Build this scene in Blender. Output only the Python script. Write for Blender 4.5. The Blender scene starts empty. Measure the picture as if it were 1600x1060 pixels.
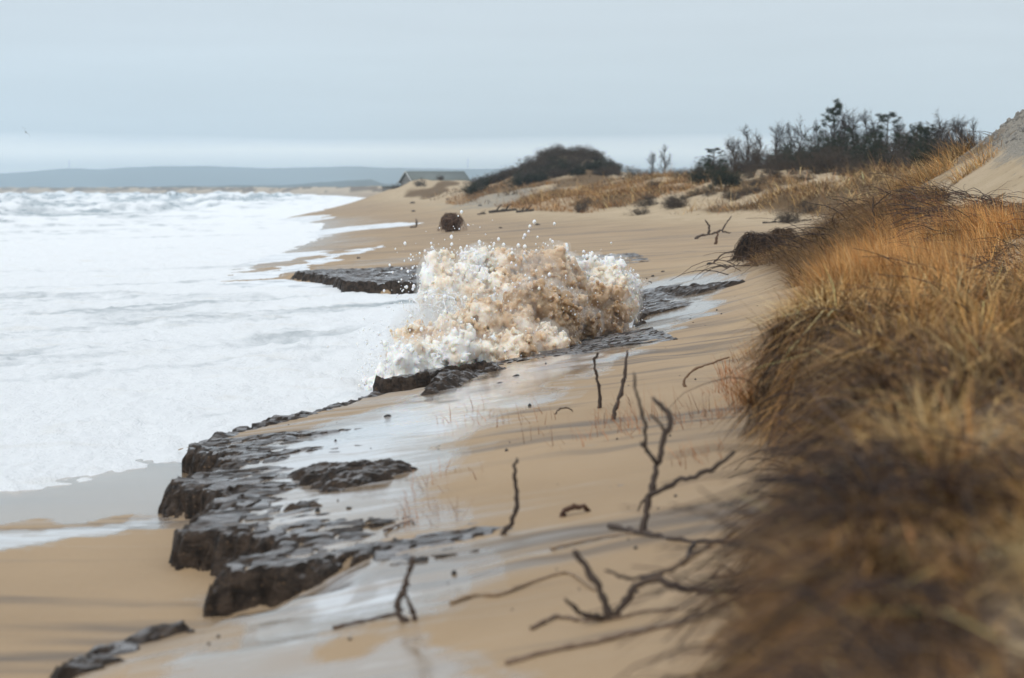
import bpy, math, random
import numpy as np
from math import radians, sin, cos, pi

# ------------------------------------------------------------------ camera, sky, sun, exposure
sc = bpy.context.scene
C = sc.collection
random.seed(7)
rng = np.random.default_rng(7)

CAM_H, FPX, HZ = 3.0, 1600 * 85 / 36.0, 298.0      # eye height, focal length in photo pixels, horizon row
PITCH = math.atan((530 - HZ) / FPX)
cam = bpy.data.cameras.new('camera'); cam.lens = 85; cam.sensor_width = 36
cam.clip_start = 0.3; cam.clip_end = 40000
cam.dof.use_dof = True; cam.dof.focus_distance = 39.5; cam.dof.aperture_fstop = 1.9
co = bpy.data.objects.new('camera', cam); C.objects.link(co)
co.location = (0, 0, CAM_H); co.rotation_euler = (pi / 2 - PITCH, 0, 0)
sc.camera = co

SUN_EL, SUN_AZ = radians(48), radians(-140)        # azimuth from +y (view) clockwise; behind left
w = bpy.data.worlds.new('World'); sc.world = w; w.use_nodes = True
nt = w.node_tree; N = nt.nodes; LK = nt.links
N.clear()
out = N.new('ShaderNodeOutputWorld'); bg = N.new('ShaderNodeBackground'); LK.new(bg.outputs[0], out.inputs[0])
sky = N.new('ShaderNodeTexSky'); sky.sky_type = 'NISHITA'; sky.sun_disc = False
sky.sun_elevation = SUN_EL; sky.sun_rotation = SUN_AZ; sky.air_density = 1.2; sky.dust_density = 3
tc = N.new('ShaderNodeTexCoord'); sp = N.new('ShaderNodeSeparateXYZ'); LK.new(tc.outputs['Generated'], sp.inputs[0])
mp = N.new('ShaderNodeMapping'); mp.inputs['Scale'].default_value = (2.2, 2.2, 26); LK.new(tc.outputs['Generated'], mp.inputs[0])
n1 = N.new('ShaderNodeTexNoise'); n1.inputs['Scale'].default_value = 1.6; n1.inputs['Detail'].default_value = 5; n1.inputs['Roughness'].default_value = .5
LK.new(mp.outputs[0], n1.inputs['Vector'])
def wmath(op, a, b=None):
    m = N.new('ShaderNodeMath'); m.operation = op
    for i, v in enumerate((a, b)):
        if v is None: continue
        if isinstance(v, (int, float)): m.inputs[i].default_value = v
        else: LK.new(v, m.inputs[i])
    return m.outputs[0]
nz = wmath('MULTIPLY', wmath('SUBTRACT', n1.outputs[0], .5), .016)
el = wmath('ADD', sp.outputs['Z'], nz)
rp = N.new('ShaderNodeValToRGB'); LK.new(el, rp.inputs[0])
cr = rp.color_ramp; cr.interpolation = 'EASE'
stops = [(0.0, (1.6, 1.62, 1.58)), (.0165, (1.42, 1.46, 1.44)), (.0225, (.73, .835, .90)), (.042, (.69, .79, .855)),
         (.075, (.68, .765, .83)), (.16, (.70, .80, .88)), (.5, (.90, .98, 1.06)), (1.0, (1.02, 1.09, 1.16))]
while len(cr.elements) < len(stops): cr.elements.new(.5)
for e_, (p_, c_) in zip(cr.elements, stops): e_.position = p_; e_.color = (*c_, 1)
n2 = N.new('ShaderNodeTexNoise'); n2.inputs['Scale'].default_value = 3.1; n2.inputs['Detail'].default_value = 6
LK.new(mp.outputs[0], n2.inputs['Vector'])
cl = wmath('ADD', wmath('MULTIPLY', n2.outputs[0], .17), .915)
hs = N.new('ShaderNodeVectorMath'); hs.operation = 'SCALE'; LK.new(rp.outputs[0], hs.inputs[0]); LK.new(cl, hs.inputs['Scale'])
sk = N.new('ShaderNodeVectorMath'); sk.operation = 'SCALE'; LK.new(sky.outputs[0], sk.inputs[0]); sk.inputs['Scale'].default_value = .1
mx = N.new('ShaderNodeMix'); mx.data_type = 'RGBA'; mx.inputs[0].default_value = .93
LK.new(sk.outputs[0], mx.inputs[6]); LK.new(hs.outputs[0], mx.inputs[7])
LK.new(mx.outputs[2], bg.inputs[0]); bg.inputs[1].default_value = 1.0

sun = bpy.data.lights.new('sun', 'SUN'); sun.energy = 1.0; sun.angle = radians(25); sun.color = (1, .96, .9)
so = bpy.data.objects.new('sun', sun); C.objects.link(so)
so.rotation_euler = (pi / 2 - SUN_EL, 0, -SUN_AZ + pi)
so.location = (0, 0, 60)
vs = sc.view_settings; vs.view_transform = 'Standard'; vs.look = 'None'; vs.exposure = 0.0; vs.gamma = 1; vs.use_curve_mapping = False
sc.render.engine = 'CYCLES'
cy = sc.cycles; cy.use_denoising = True; cy.max_bounces = 5; cy.diffuse_bounces = 3; cy.glossy_bounces = 3
cy.transmission_bounces = 3; cy.volume_bounces = 1; cy.transparent_max_bounces = 6; cy.caustics_reflective = False; cy.caustics_refractive = False

# ------------------------------------------------------------------ noise
_T3 = rng.random((64, 64, 64)).astype(np.float32).ravel() * 2 - 1
_T2 = rng.random((256, 256)).astype(np.float32).ravel() * 2 - 1
def vn2(x, y, seed=0):
    x = np.asarray(x, np.float64) + seed * 17.31; y = np.asarray(y, np.float64) + seed * 9.77
    ix = np.floor(x).astype(np.int64); iy = np.floor(y).astype(np.int64)
    fx = x - ix; fy = y - iy
    fx = fx * fx * fx * (fx * (fx * 6 - 15) + 10); fy = fy * fy * fy * (fy * (fy * 6 - 15) + 10)
    def g(a, b): return _T2[((a & 255) << 8) | (b & 255)]
    a = g(ix, iy); b = g(ix + 1, iy); c = g(ix, iy + 1); d = g(ix + 1, iy + 1)
    return (a + (b - a) * fx) * (1 - fy) + (c + (d - c) * fx) * fy
def fbm2(x, y, o=4, seed=0, gain=.5):
    r = 0; a = 1; t = 0
    for k in range(o):
        r = r + a * vn2(x * 2 ** k, y * 2 ** k, seed + k * 3); t += a; a *= gain
    return r / t
def vn3(p, s, seed=0):
    q = p * np.float32(s) + np.float32(seed * 5.37 + 40)
    i = np.floor(q).astype(np.int32); f = (q - i).astype(np.float32); f = f * f * f * (f * (f * 6 - 15) + 10); i &= 63
    j = (i + 1) & 63
    x0, y0, z0 = i[:, 0] << 12, i[:, 1] << 6, i[:, 2]; x1, y1, z1 = j[:, 0] << 12, j[:, 1] << 6, j[:, 2]
    fx, fy, fz = f[:, 0], f[:, 1], f[:, 2]
    def m(a, b, t): return a + (b - a) * t
    return m(m(m(_T3[x0 + y0 + z0], _T3[x1 + y0 + z0], fx), m(_T3[x0 + y1 + z0], _T3[x1 + y1 + z0], fx), fy),
             m(m(_T3[x0 + y0 + z1], _T3[x1 + y0 + z1], fx), m(_T3[x0 + y1 + z1], _T3[x1 + y1 + z1], fx), fy), fz)
def sst(a, b, x):
    t = np.clip((x - a) / (b - a), 0, 1); return t * t * (3 - 2 * t)

# ------------------------------------------------------------------ mesh helpers
def make_mesh(name, V, Q=None, T=None, attrs=None, smooth=True):
    V = np.asarray(V, np.float32).reshape(-1, 3)
    me = bpy.data.meshes.new(name)
    Q = np.zeros((0, 4), np.int32) if Q is None or len(Q) == 0 else np.asarray(Q, np.int32)
    T = np.zeros((0, 3), np.int32) if T is None or len(T) == 0 else np.asarray(T, np.int32)
    me.vertices.add(len(V)); me.vertices.foreach_set('co', V.ravel())
    nl = Q.size + T.size; me.loops.add(nl)
    me.loops.foreach_set('vertex_index', np.concatenate([Q.ravel(), T.ravel()]).astype(np.int32))
    me.polygons.add(len(Q) + len(T))
    st = np.concatenate([np.arange(len(Q)) * 4, Q.size + np.arange(len(T)) * 3]).astype(np.int32)
    me.polygons.foreach_set('loop_start', st)
    if smooth: me.polygons.foreach_set('use_smooth', np.ones(len(Q) + len(T), bool))
    for k, a in (attrs or {}).items():
        a = np.asarray(a, np.float32)
        if a.ndim == 2:
            at_ = me.attributes.new(k, 'FLOAT_COLOR', 'POINT')
            at_.data.foreach_set('color', np.concatenate([a[:, :3], np.ones((len(a), 1), np.float32)], 1).ravel())
        else:
            me.attributes.new(k, 'FLOAT', 'POINT').data.foreach_set('value', a)
    me.update(calc_edges=True); me.validate()
    return me
def link(name, me, mat=None, parent=None, loc=(0, 0, 0)):
    o = bpy.data.objects.new(name, me); C.objects.link(o); o.location = loc
    if mat is not None and me is not None and not me.materials: me.materials.append(mat)
    if parent is not None: o.parent = parent
    return o
def tag(o, label=None, cat=None, group=None, kind=None):
    if label: o['label'] = label
    if cat: o['category'] = cat
    if group: o['group'] = group
    if kind: o['kind'] = kind
    return o
class MB:
    def __init__(s): s.v = []; s.q = []; s.t = []; s.c = []; s.n = 0
    def add(s, V, Q=None, T=None, col=None):
        V = np.asarray(V, np.float32).reshape(-1, 3)
        if Q is not None and len(Q): s.q.append(np.asarray(Q) + s.n)
        if T is not None and len(T): s.t.append(np.asarray(T) + s.n)
        s.v.append(V); s.n += len(V)
        if col is not None:
            c = np.asarray(col, np.float32)
            s.c.append(np.broadcast_to(c, (len(V), 3)))
    def tube(s, pts, rad, sides=5, col=None, cap=True):
        P = np.asarray(pts, float); n = len(P)
        R = np.broadcast_to(np.asarray(rad, float), (n,))
        t = np.gradient(P, axis=0); t /= np.linalg.norm(t, axis=1)[:, None] + 1e-9
        ref = np.array([.31, .2, .93]) if abs(t[:, 2]).mean() < .8 else np.array([.9, .3, .1])
        a = np.cross(t, ref); a /= np.linalg.norm(a, axis=1)[:, None] + 1e-9; b = np.cross(t, a)
        th = np.arange(sides) * 2 * pi / sides
        V = P[:, None, :] + R[:, None, None] * (a[:, None, :] * np.cos(th)[None, :, None] + b[:, None, :] * np.sin(th)[None, :, None])
        i = np.arange(n - 1)[:, None] * sides; k = np.arange(sides)[None, :]; k2 = (k + 1) % sides
        Q = np.stack([i + k, i + k2, i + sides + k2, i + sides + k], -1).reshape(-1, 4)
        T = None
        if cap:
            T = [(0, j + 1, j) for j in range(1, sides - 1)] + [((n - 1) * sides, (n - 1) * sides + j, (n - 1) * sides + j + 1) for j in range(1, sides - 1)]
        s.add(V.reshape(-1, 3), Q, T, col)
    def box(s, x0, x1, y0, y1, z0, z1, col=None):
        V = [(x, y, z) for z in (z0, z1) for y in (y0, y1) for x in (x0, x1)]
        s.add(V, [(0, 2, 3, 1), (4, 5, 7, 6), (0, 1, 5, 4), (2, 6, 7, 3), (0, 4, 6, 2), (1, 3, 7, 5)], col=col)
    def mesh(s, name, smooth=True):
        return make_mesh(name, np.concatenate(s.v), np.concatenate(s.q) if s.q else None, np.concatenate(s.t) if s.t else None,
                         {'Col': np.concatenate(s.c)} if s.c else None, smooth)
def grid_faces(nr, nc):
    i = np.arange(nr - 1)[:, None] * nc + np.arange(nc - 1)[None, :]
    return np.stack([i, i + 1, i + nc + 1, i + nc], -1).reshape(-1, 4)

# ------------------------------------------------------------------ pixel <-> world
def ray(px, py):
    u = (px - 800) / FPX; v = -(py - 530) / FPX
    return np.array([u, cos(PITCH) + v * sin(PITCH), -sin(PITCH) + v * cos(PITCH)])
def pz(px, py, z):
    r = ray(px, py); t = (z - CAM_H) / r[2]; return np.array([r[0] * t, r[1] * t, z])
def pd(px, py, d):
    r = ray(px, py); t = d / r[1]; return np.array([r[0] * t, d, CAM_H + r[2] * t])

# ------------------------------------------------------------------ shape of the land
def tab(y, pts):
    a = np.array(pts, float); return np.interp(y, a[:, 0], a[:, 1])
COAST = [(95, -10.6), (147, -12), (218, -17), (250, -24), (320, -27), (515, -33), (944, -55), (1500, -110), (2000, -330), (3000, -1000), (6000, -4200), (12000, -9000)]
S_T = [(-60, -60), (5, -30), (15, -16), (20, -10), (25.2, -5.3), (27.8, -3.8), (31, -2.3), (34, -1), (40, 1.4), (46, 3.4), (60, 4.4), (69, 4), (73, -4), (77, -10)] + COAST
L_T = [(-60, -3), (12.6, -2.4), (25, -3), (33, -1.8), (40, .7), (46, 2.2), (60, 3.2), (66, 2.5), (72, -4), (80, -8)] + COAST
E_T = [(-60, -.6), (5, .25), (10, 1.15), (14, 1.68), (19, 1.80), (22, 2.3), (25, 3.0), (33, 4.3), (40, 5.3), (50, 6.5), (59, 6.3), (64, 7.6), (72, 12), (90, 16), (108, 15.5), (122, 12.5), (135, 9), (160, 4), (200, -1.5), (250, -6), (350, -15), (450, -27), (600, -28), (944, -35), (1500, -85), (2000, -290), (3000, -940), (6000, -4100), (12000, -8800)]
def P0(px, py, z=0.0): p = pz(px, py, z); return (p[0], p[1])
LEDGE = [(-3.2, -60), (-2.9, 4), (-2.75, 10)] + [P0(70, 1058, .12), P0(190, 1020, .12), P0(330, 1004, .15), P0(430, 995, .15), P0(565, 982, .17),
         P0(545, 968, .13), P0(430, 976, .1), P0(305, 973, .1), P0(318, 950, .1), P0(385, 928, .13), P0(375, 918, .1), P0(330, 916, .08), P0(266, 905, .06), P0(264, 880, .06),
         P0(325, 838, .09), P0(322, 822, .08), P0(258, 822, .05), P0(252, 800, .05), P0(322, 780, .07), P0(328, 768, .07), P0(290, 758, .03), P0(283, 735, .02),
         P0(330, 715, .02), P0(430, 693, .02), P0(510, 672, .02), P0(574, 657, .02), P0(660, 634, .2), P0(742, 603, .32), P0(640, 632, .12), P0(580, 645, .02), P0(571, 634, .02),
         (-1.35, 35.8), (.35, 39.6), (1.5, 43), (2.15, 46), (2.7, 52), (3.1, 60), (2.4, 66), (-1, 69.5), (-3.0, 69.8), (-5.1, 70.6), (-5.5, 74), (-7.5, 80)] + [(x, y) for y, x in COAST]
LEDGE = np.array(LEDGE)
_d = np.linalg.norm(np.diff(LEDGE, axis=0), axis=1); LEN = np.concatenate([[0], np.cumsum(_d)])
def seg_dist(x, y, P):
    best = np.full(x.shape, 1e9); arc = np.zeros(x.shape)
    cum = np.concatenate([[0], np.cumsum(np.linalg.norm(np.diff(P, axis=0), axis=1))])
    for k in range(len(P) - 1):
        a = P[k]; d = P[k + 1] - a; L = (d ** 2).sum()
        t = np.clip(((x - a[0]) * d[0] + (y - a[1]) * d[1]) / L, 0, 1)
        q = np.hypot(x - a[0] - t * d[0], y - a[1] - t * d[1])
        m = q < best; best = np.where(m, q, best); arc = np.where(m, cum[k] + t * math.sqrt(L), arc)
    return best, arc
def inside(x, y, P):
    r = np.zeros(x.shape, bool); n = len(P)
    for k in range(n):
        x0, y0 = P[k]; x1, y1 = P[(k + 1) % n]
        if y0 == y1: continue
        c = ((y0 > y) != (y1 > y)) & (x < (x1 - x0) * (y - y0) / (y1 - y0) + x0); r ^= c
    return r
LPOLY = np.concatenate([LEDGE, [(60000, 12000), (60000, -60)]])
def ledge_sd(x, y):
    wx = .09 * vn2(x * 2.6, y * 2.6, 5) + .05 * vn2(x * 8, y * 8, 6); wy = .11 * vn2(x * 2.6, y * 2.6, 8) + .05 * vn2(x * 8, y * 8, 9)
    near = y < 100; wx = wx * near; wy = wy * near
    d, arc = seg_dist(x + wx, y + wy, LEDGE)
    return np.where(inside(x + wx, y + wy, LPOLY), d, -d), arc
def edge_e(y):
    e = tab(y, E_T)
    nr = (y < 62)
    return e + np.where(nr, .28 * vn2(y * .55, 0 * y, 3) + .16 * vn2(y * 1.9, 0 * y, 4), 1.6 * vn2(y * .03, 0 * y, 3) * sst(62, 100, y))
def zhigh_f(x, y):
    zh0 = tab(y, [(-60, .3), (13.2, .28), (14.6, .19), (15.7, .27), (17.6, .33), (20, .36), (30, .34), (50, .42), (64, .36), (78, .24), (88, .02), (20000, 0)])
    zb = tab(y, [(-60, .9), (10, .92), (20, 1.0), (40, 1.15), (60, 1.3), (100, 1.55), (135, 1.7), (200, 1.75), (20000, 1.8)])
    L = tab(y, L_T); e = tab(y, E_T)
    t = np.clip((x - L) / np.maximum(e - L, .5), -.05, 1)
    return zh0 + (zb - zh0) * t
def zlow_f(x, y):
    q = x - tab(y, S_T)
    z = np.where(q > 0, .13 * (1 - np.exp(-np.maximum(q, 0) * .045 / .13)), .06 * q)
    return np.maximum(z, -3)
def ground(x, y, full=True):
    x = np.asarray(x, float); y = np.asarray(y, float)
    sd, arc = ledge_sd(x, y)
    zl = zlow_f(x, y); zh = zhigh_f(x, y)
    zl = zl + (zh - zl) * sst(.35, 1.35, x - tab(y, [(0, -2.5), (12.6, -2.4), (16, -2.2), (18, -2.6), (21, -3.1), (25, -3.4), (32, -2.1), (36, -.9)])) * (y < 36)
    st = sst(.08, .34, sd); st = np.where(y > 84, (sd > 0) * 1.0, st)
    z = zl + (zh - zl) * st
    e = edge_e(y); q = x - e
    hs_ = tab(y, [(-60, .9), (8, .95), (24, .85), (32, .7), (45, .7), (58, .75), (70, .35), (120, .6), (250, .8), (20000, 1)])
    w_ = tab(y, [(-60, .5), (24, .5), (34, 1.6), (50, 2.0), (62, 2.2), (90, 4), (20000, 8)])
    z = z + hs_ * sst(0, 1, q / w_)
    zi = tab(y, [(-60, .25), (30, .15), (45, .2), (62, .5), (90, .8), (130, 1.5), (170, 1.75), (220, 1.3), (300, 1.0), (20000, 1)])
    sc_ = tab(y, [(0, 8), (60, 10), (110, 9), (180, 12), (20000, 22)])
    z = z + zi * sst(0, 1, (q - w_ * .6) / sc_)
    hm = tab(y, [(-60, .1), (40, .12), (70, .25), (110, .55), (200, .55), (450, .8), (700, .8)])
    z = z + sst(0, 3, q) * hm * (fbm2(x * .16, y * .09, 3, 21) + .35 * np.abs(vn2(x * .5, y * .3, 23)))
    z = z + sst(0, 25, q) * tab(y, [(600, 0), (1500, 2.2), (3000, 3.5), (9000, 4)]) * (.4 + fbm2(x * .012, y * .006, 4, 31))
    # the big dune on the right, the scrub covered dune further on, blown hummocks
    for cx, cyy, sx, sy, a in ((14.4, 50, 4.6, 15, 4.35), (4.2, 255, 5.0, 12, 2.5), (9.5, 260, 4.5, 12, 1.4), (-3.5, 262, 4.5, 10, .9), (19, 128, 3.2, 5, .55), (15, 126, 2.6, 4, .4), (34, 128, 9, 8, 1.0), (-15, 392, 9, 14, 1.9)):
        z = z + a * np.exp(-((x - cx) / sx) ** 2 - ((y - cyy) / sy) ** 2)
    z = z + (y < 90) * sst(.4, 1.2, sd) * (.03 * vn2(x * .9, y * .5, 12) + .012 * vn2(x * 2.7, y * 1.6, 13))
    return z
def g1(x, y): return float(ground(np.array([x]), np.array([y]))[0])
_TS = np.concatenate([np.arange(5, 100, .1), np.geomspace(100, 6000, 900)])
def at(px, py):
    r = ray(px, py); P = r[None, :] * (_TS / r[1])[:, None]; P[:, 2] += CAM_H
    dz = P[:, 2] - ground(P[:, 0], P[:, 1]); k = np.argmax(dz < 0)
    if dz[k] >= 0: return P[-1]
    if k == 0: return P[0]
    f = dz[k - 1] / (dz[k - 1] - dz[k]); return P[k - 1] + (P[k] - P[k - 1]) * f
def atpoly(pp): return np.array([at(*p)[:2] for p in pp])
BARE = [([(1490, 700), (1500, 660), (1560, 625), (1660, 590), (1660, 800), (1560, 790)], .02), ([(1520, 540), (1530, 450), (1570, 385), (1660, 370), (1660, 560), (1590, 560)], .05), ([(1480, 315), (1500, 270), (1620, 170), (1640, 300), (1600, 312)], .3),
        ([(1400, 1075), (1480, 980), (1560, 900), (1620, 860), (1620, 1075)], .15), ([(1560, 800), (1620, 770), (1620, 840)], .15), ([(1180, 800), (1250, 790), (1200, 860), (1100, 880)], .1)]
_BP = None
def cover(x, y):
    '''how densely grass covers the dune at a point'''
    global _BP
    if _BP is None: _BP = [(atpoly(p), r_) for p, r_ in BARE]
    q = x - edge_e(y); c = sst(-.25, .25, q) * np.clip(.75 + 1.1 * fbm2(x * .45, y * .28, 3, 101), 0, 1)
    far = sst(64, 74, y)
    c = c * (1 - far) + far * sst(0, 2, q) * sst(.0, .35, fbm2(x * .14, y * .06, 3, 103) + .27)
    for P_, r_ in _BP:
        wx = x + .35 * vn2(x * 1.5, y * 1.1, 105); wy = y + .8 * vn2(x * 1.5, y * 1.1, 106); c = np.where(inside(wx, wy, P_), c * r_ * .4, c)
    return c * (1 - sst(.45, .7, np.exp(-((x - 14.2) / 4.3) ** 2 - ((y - 50) / 15) ** 2)) * .9)

# ------------------------------------------------------------------ materials
def mat(name):
    m = bpy.data.materials.new(name); m.use_nodes = True; t = m.node_tree
    b = t.nodes['Principled BSDF']; return m, t, b
class NT:
    def __init__(s, t): s.t = t
    def n(s, k, **kw):
        x = s.t.nodes.new(k)
        for a, v in kw.items(): setattr(x, a, v)
        return x
    def l(s, a, b): s.t.links.new(a, b)
    def val(s, sock, v):
        if v is None: return
        if hasattr(v, 'is_output'): s.l(v, sock)
        else: sock.default_value = v
    def math(s, op, a, b=None, c=None, clamp=False):
        m = s.n('ShaderNodeMath', operation=op, use_clamp=clamp)
        for i, v in enumerate((a, b, c)): s.val(m.inputs[i], v)
        return m.outputs[0]
    def mix(s, f, a, b):
        m = s.n('ShaderNodeMix', data_type='RGBA'); s.val(m.inputs[0], f)
        for i, v in ((6, a), (7, b)):
            if isinstance(v, tuple): m.inputs[i].default_value = (*v, 1)
            else: s.l(v, m.inputs[i])
        return m.outputs[2]
    def attr(s, name): return s.n('ShaderNodeAttribute', attribute_name=name)
    def pos(s): return s.n('ShaderNodeNewGeometry').outputs['Position']
    def noise(s, vec, scale, detail=4, rough=.5, mapscale=None, rot=0, dist=0):
        if mapscale is not None:
            m = s.n('ShaderNodeMapping'); m.inputs['Scale'].default_value = mapscale; m.inputs['Rotation'].default_value = (0, 0, rot); s.l(vec, m.inputs[0]); vec = m.outputs[0]
        n = s.n('ShaderNodeTexNoise'); n.inputs['Scale'].default_value = scale; n.inputs['Detail'].default_value = detail
        n.inputs['Roughness'].default_value = rough; n.inputs['Distortion'].default_value = dist; s.l(vec, n.inputs['Vector']); return n.outputs[0]
    def ramp(s, v, a, b):
        m = s.n('ShaderNodeMapRange', interpolation_type='SMOOTHSTEP'); s.val(m.inputs[0], v); m.inputs[1].default_value = a; m.inputs[2].default_value = b; return m.outputs[0]
    def bump(s, h, strength, dist, b, nrm=None):
        m = s.n('ShaderNodeBump'); m.inputs['Strength'].default_value = strength; m.inputs['Distance'].default_value = dist; s.l(h, m.inputs['Height'])
        if nrm: s.l(nrm, m.inputs['Normal'])
        if b: s.l(m.outputs[0], b.inputs['Normal'])
        return m.outputs[0]

M = {}
def col_mat(name, rough=.8, var=.25, scale=30, sss=0):
    m, t, b = mat(name); k = NT(t); a = k.attr('Col').outputs['Color']
    n = k.noise(k.pos(), scale, 3)
    f = k.math('MULTIPLY_ADD', n, var * 2, 1 - var)
    v = k.n('ShaderNodeVectorMath', operation='SCALE'); k.l(a, v.inputs[0]); k.l(f, v.inputs['Scale'])
    k.l(v.outputs[0], b.inputs['Base Color']); b.inputs['Roughness'].default_value = rough; b.inputs['Specular IOR Level'].default_value = .25
    M[name] = m; return m
col_mat('grass'); col_mat('wood', .85, .35, 60); col_mat('leaf', .8, .3, 8); col_mat('paint', .7, .08, 3)

# sand
m, t, b = mat('sand'); k = NT(t); M['sand'] = m
P = k.pos(); wet = k.attr('wet').outputs['Fac']; dune = k.attr('dune').outputs['Fac']; grav = k.attr('gravel').outputs['Fac']; wash = k.attr('wash').outputs['Fac']
big = k.noise(P, .35, 4); fine = k.noise(P, 260, 2, .6); midn = k.noise(P, 5, 4)
damp = k.mix(k.ramp(big, .3, .7), (.415, .288, .170), (.355, .243, .140))
dry = k.mix(k.ramp(k.noise(P, .9, 5), .3, .7), (.52, .405, .275), (.44, .335, .215))
base = k.mix(dune, damp, dry)
# heavy-mineral streaks left by the backwash
s1 = k.noise(P, 1, 5, .55, (.16, .85, .3), radians(-14), .6); s2 = k.noise(P, 1, 4, .5, (.5, 3.2, .3), radians(-16), .4)
stk = k.math('MULTIPLY', k.ramp(s1, .47, .64), k.ramp(s2, .28, .62)); stk = k.math('MULTIPLY', stk, k.math('SUBTRACT', 1, dune))
base = k.mix(k.math('MULTIPLY', stk, .78), base, (.105, .093, .085))
gr = k.mix(k.ramp(k.noise(P, 26, 4, .7), .35, .65), (.17, .15, .12), (.40, .365, .31)); base = k.mix(k.ramp(k.math('ADD', grav, k.math('MULTIPLY', k.math('SUBTRACT', k.noise(P, 2.2, 5, .65), .5), 1.6)), .3, .7), base, gr)
sc2 = k.noise(P, 420, 1, .5); base = k.mix(k.math('MULTIPLY', k.ramp(sc2, .58, .75), .35), base, (.16, .11, .07))
deb = k.ramp(k.noise(P, 3.3, 4, .75, (1, .55, 1)), .615, .69); base = k.mix(k.math('MULTIPLY', deb, k.math('MULTIPLY', dune, .55)), base, (.13, .09, .055))
wbreak = k.noise(P, 1, 5, .6, (.5, 2.6, 1), radians(-14), .5)
wetf = k.ramp(k.math('ADD', wet, k.math('MULTIPLY', k.math('SUBTRACT', wbreak, .5), 1.1)), .25, .75)
base = k.mix(k.math('MULTIPLY', wetf, .45), base, (.17, .125, .085))
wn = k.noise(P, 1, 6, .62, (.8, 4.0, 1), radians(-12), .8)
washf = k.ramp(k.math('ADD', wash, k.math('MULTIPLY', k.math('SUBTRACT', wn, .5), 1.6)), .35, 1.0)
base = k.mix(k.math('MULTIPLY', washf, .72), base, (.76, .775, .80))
th = k.attr('thatch').outputs['Fac']; thn = k.ramp(k.math('ADD', th, k.math('MULTIPLY', k.math('SUBTRACT', k.noise(P, 6, 5, .7), .5), .9)), .3, .75)
base = k.mix(thn, base, k.mix(k.ramp(k.noise(P, 40, 3), .35, .65), (.10, .062, .033), (.21, .135, .068)))
k.l(base, b.inputs['Base Color'])
r0 = k.math('SUBTRACT', .62, k.math('MULTIPLY', wetf, .52)); r0 = k.math('ADD', r0, k.math('MULTIPLY', dune, .3)); k.l(r0, b.inputs['Roughness'])
k.l(k.math('ADD', .12, k.math('MULTIPLY', wetf, .4)), b.inputs['Specular IOR Level'])
hgt = k.math('ADD', k.math('MULTIPLY', midn, .6), k.math('MULTIPLY', fine, .12)); hgt = k.math('ADD', hgt, k.math('MULTIPLY', k.noise(P, 22, 3), .25))
amp = k.math('SUBTRACT', 1.0, k.math('MULTIPLY', wetf, .93)); amp = k.math('MULTIPLY', amp, k.math('ADD', .5, k.math('MULTIPLY', dune, 1.2)))
k.bump(k.math('MULTIPLY', hgt, amp), .9, .05, b)

# peat
m, t, b = mat('peat'); k = NT(t); M['peat'] = m; P = k.pos()
pn = k.noise(P, 9, 6, .65); pl = k.noise(P, 1, 5, .6, (7, 7, 34)); 
c = k.mix(k.ramp(pn, .35, .7), (.017, .012, .009), (.075, .052, .037)); c = k.mix(k.ramp(k.noise(P, 30, 3), .62, .75), c, (.16, .10, .055))
geo = k.n('ShaderNodeNewGeometry'); sx = k.n('ShaderNodeSeparateXYZ'); k.l(geo.outputs['True Normal'], sx.inputs[0])
topf = k.ramp(sx.outputs['Z'], .75, .97); wn = k.noise(P, 1, 6, .6, (1.4, 6, 1), radians(-12), .7)
film = k.math('MULTIPLY', topf, k.ramp(wn, .36, .60)); c = k.mix(k.math('MULTIPLY', film, .6), c, (.33, .32, .32))
k.l(c, b.inputs['Base Color']); k.l(k.math('SUBTRACT', .52, k.math('MULTIPLY', film, .36)), b.inputs['Roughness']); k.l(k.math('MULTIPLY_ADD', film, .35, .15), b.inputs['Specular IOR Level'])
hh = k.math('ADD', k.math('MULTIPLY', pn, .6), k.math('MULTIPLY', pl, .6)); hh = k.math('ADD', hh, k.math('MULTIPLY', k.noise(P, 60, 3, .7), .2))
k.bump(k.math('MULTIPLY', hh, k.math('SUBTRACT', 1, k.math('MULTIPLY', film, .75))), 1, .06, b)

# sea
m, t, b = mat('sea'); k = NT(t); M['sea'] = m; P = k.pos(); fo = k.attr('foam').outputs['Fac']
f1 = k.noise(P, 1, 6, .62, (.30, .11, 1), radians(-12), .6); f2 = k.noise(P, 1, 6, .65, (1.6, .55, 1), radians(-12), .8)
v = k.math('ADD', k.math('MULTIPLY', f1, .75), k.math('MULTIPLY', f2, .55)); v = k.math('ADD', v, k.math('MULTIPLY', fo, .75))
ff = k.ramp(v, .66, 1.28)
c = k.mix(ff, (.22, .265, .28), (.91, .92, .925)); tn = k.ramp(k.noise(P, .8, 4), .55, .75)
c = k.mix(k.math('MULTIPLY', tn, .22), c, (.72, .66, .55)); k.l(c, b.inputs['Base Color'])
k.l(k.math('MULTIPLY_ADD', ff, .45, .2), b.inputs['Roughness']); b.inputs['Specular IOR Level'].default_value = .4
bn = k.math('ADD', k.noise(P, 5.5, 6, .65, (1, .6, 1)), k.math('MULTIPLY', k.noise(P, 28, 4, .7), .3))
bn = k.math('ADD', bn, k.math('MULTIPLY', k.noise(P, 1.1, 4, .6), 1.4)); k.bump(bn, 1, .105, b)
# thin foam sheet running up the sand
m, t, b = mat('swash_foam'); k = NT(t); M['swash'] = m; P = k.pos()
f2 = k.noise(P, 1, 5, .6, (.7, 1.8, 1), radians(-12), .6)
k.l(k.mix(k.ramp(f2, .33, .55), (.46, .48, .50), (.85, .86, .87)), b.inputs['Base Color']); b.inputs['Roughness'].default_value = .35
k.bump(k.noise(P, 7, 5, .6), .6, .04, b)
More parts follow.
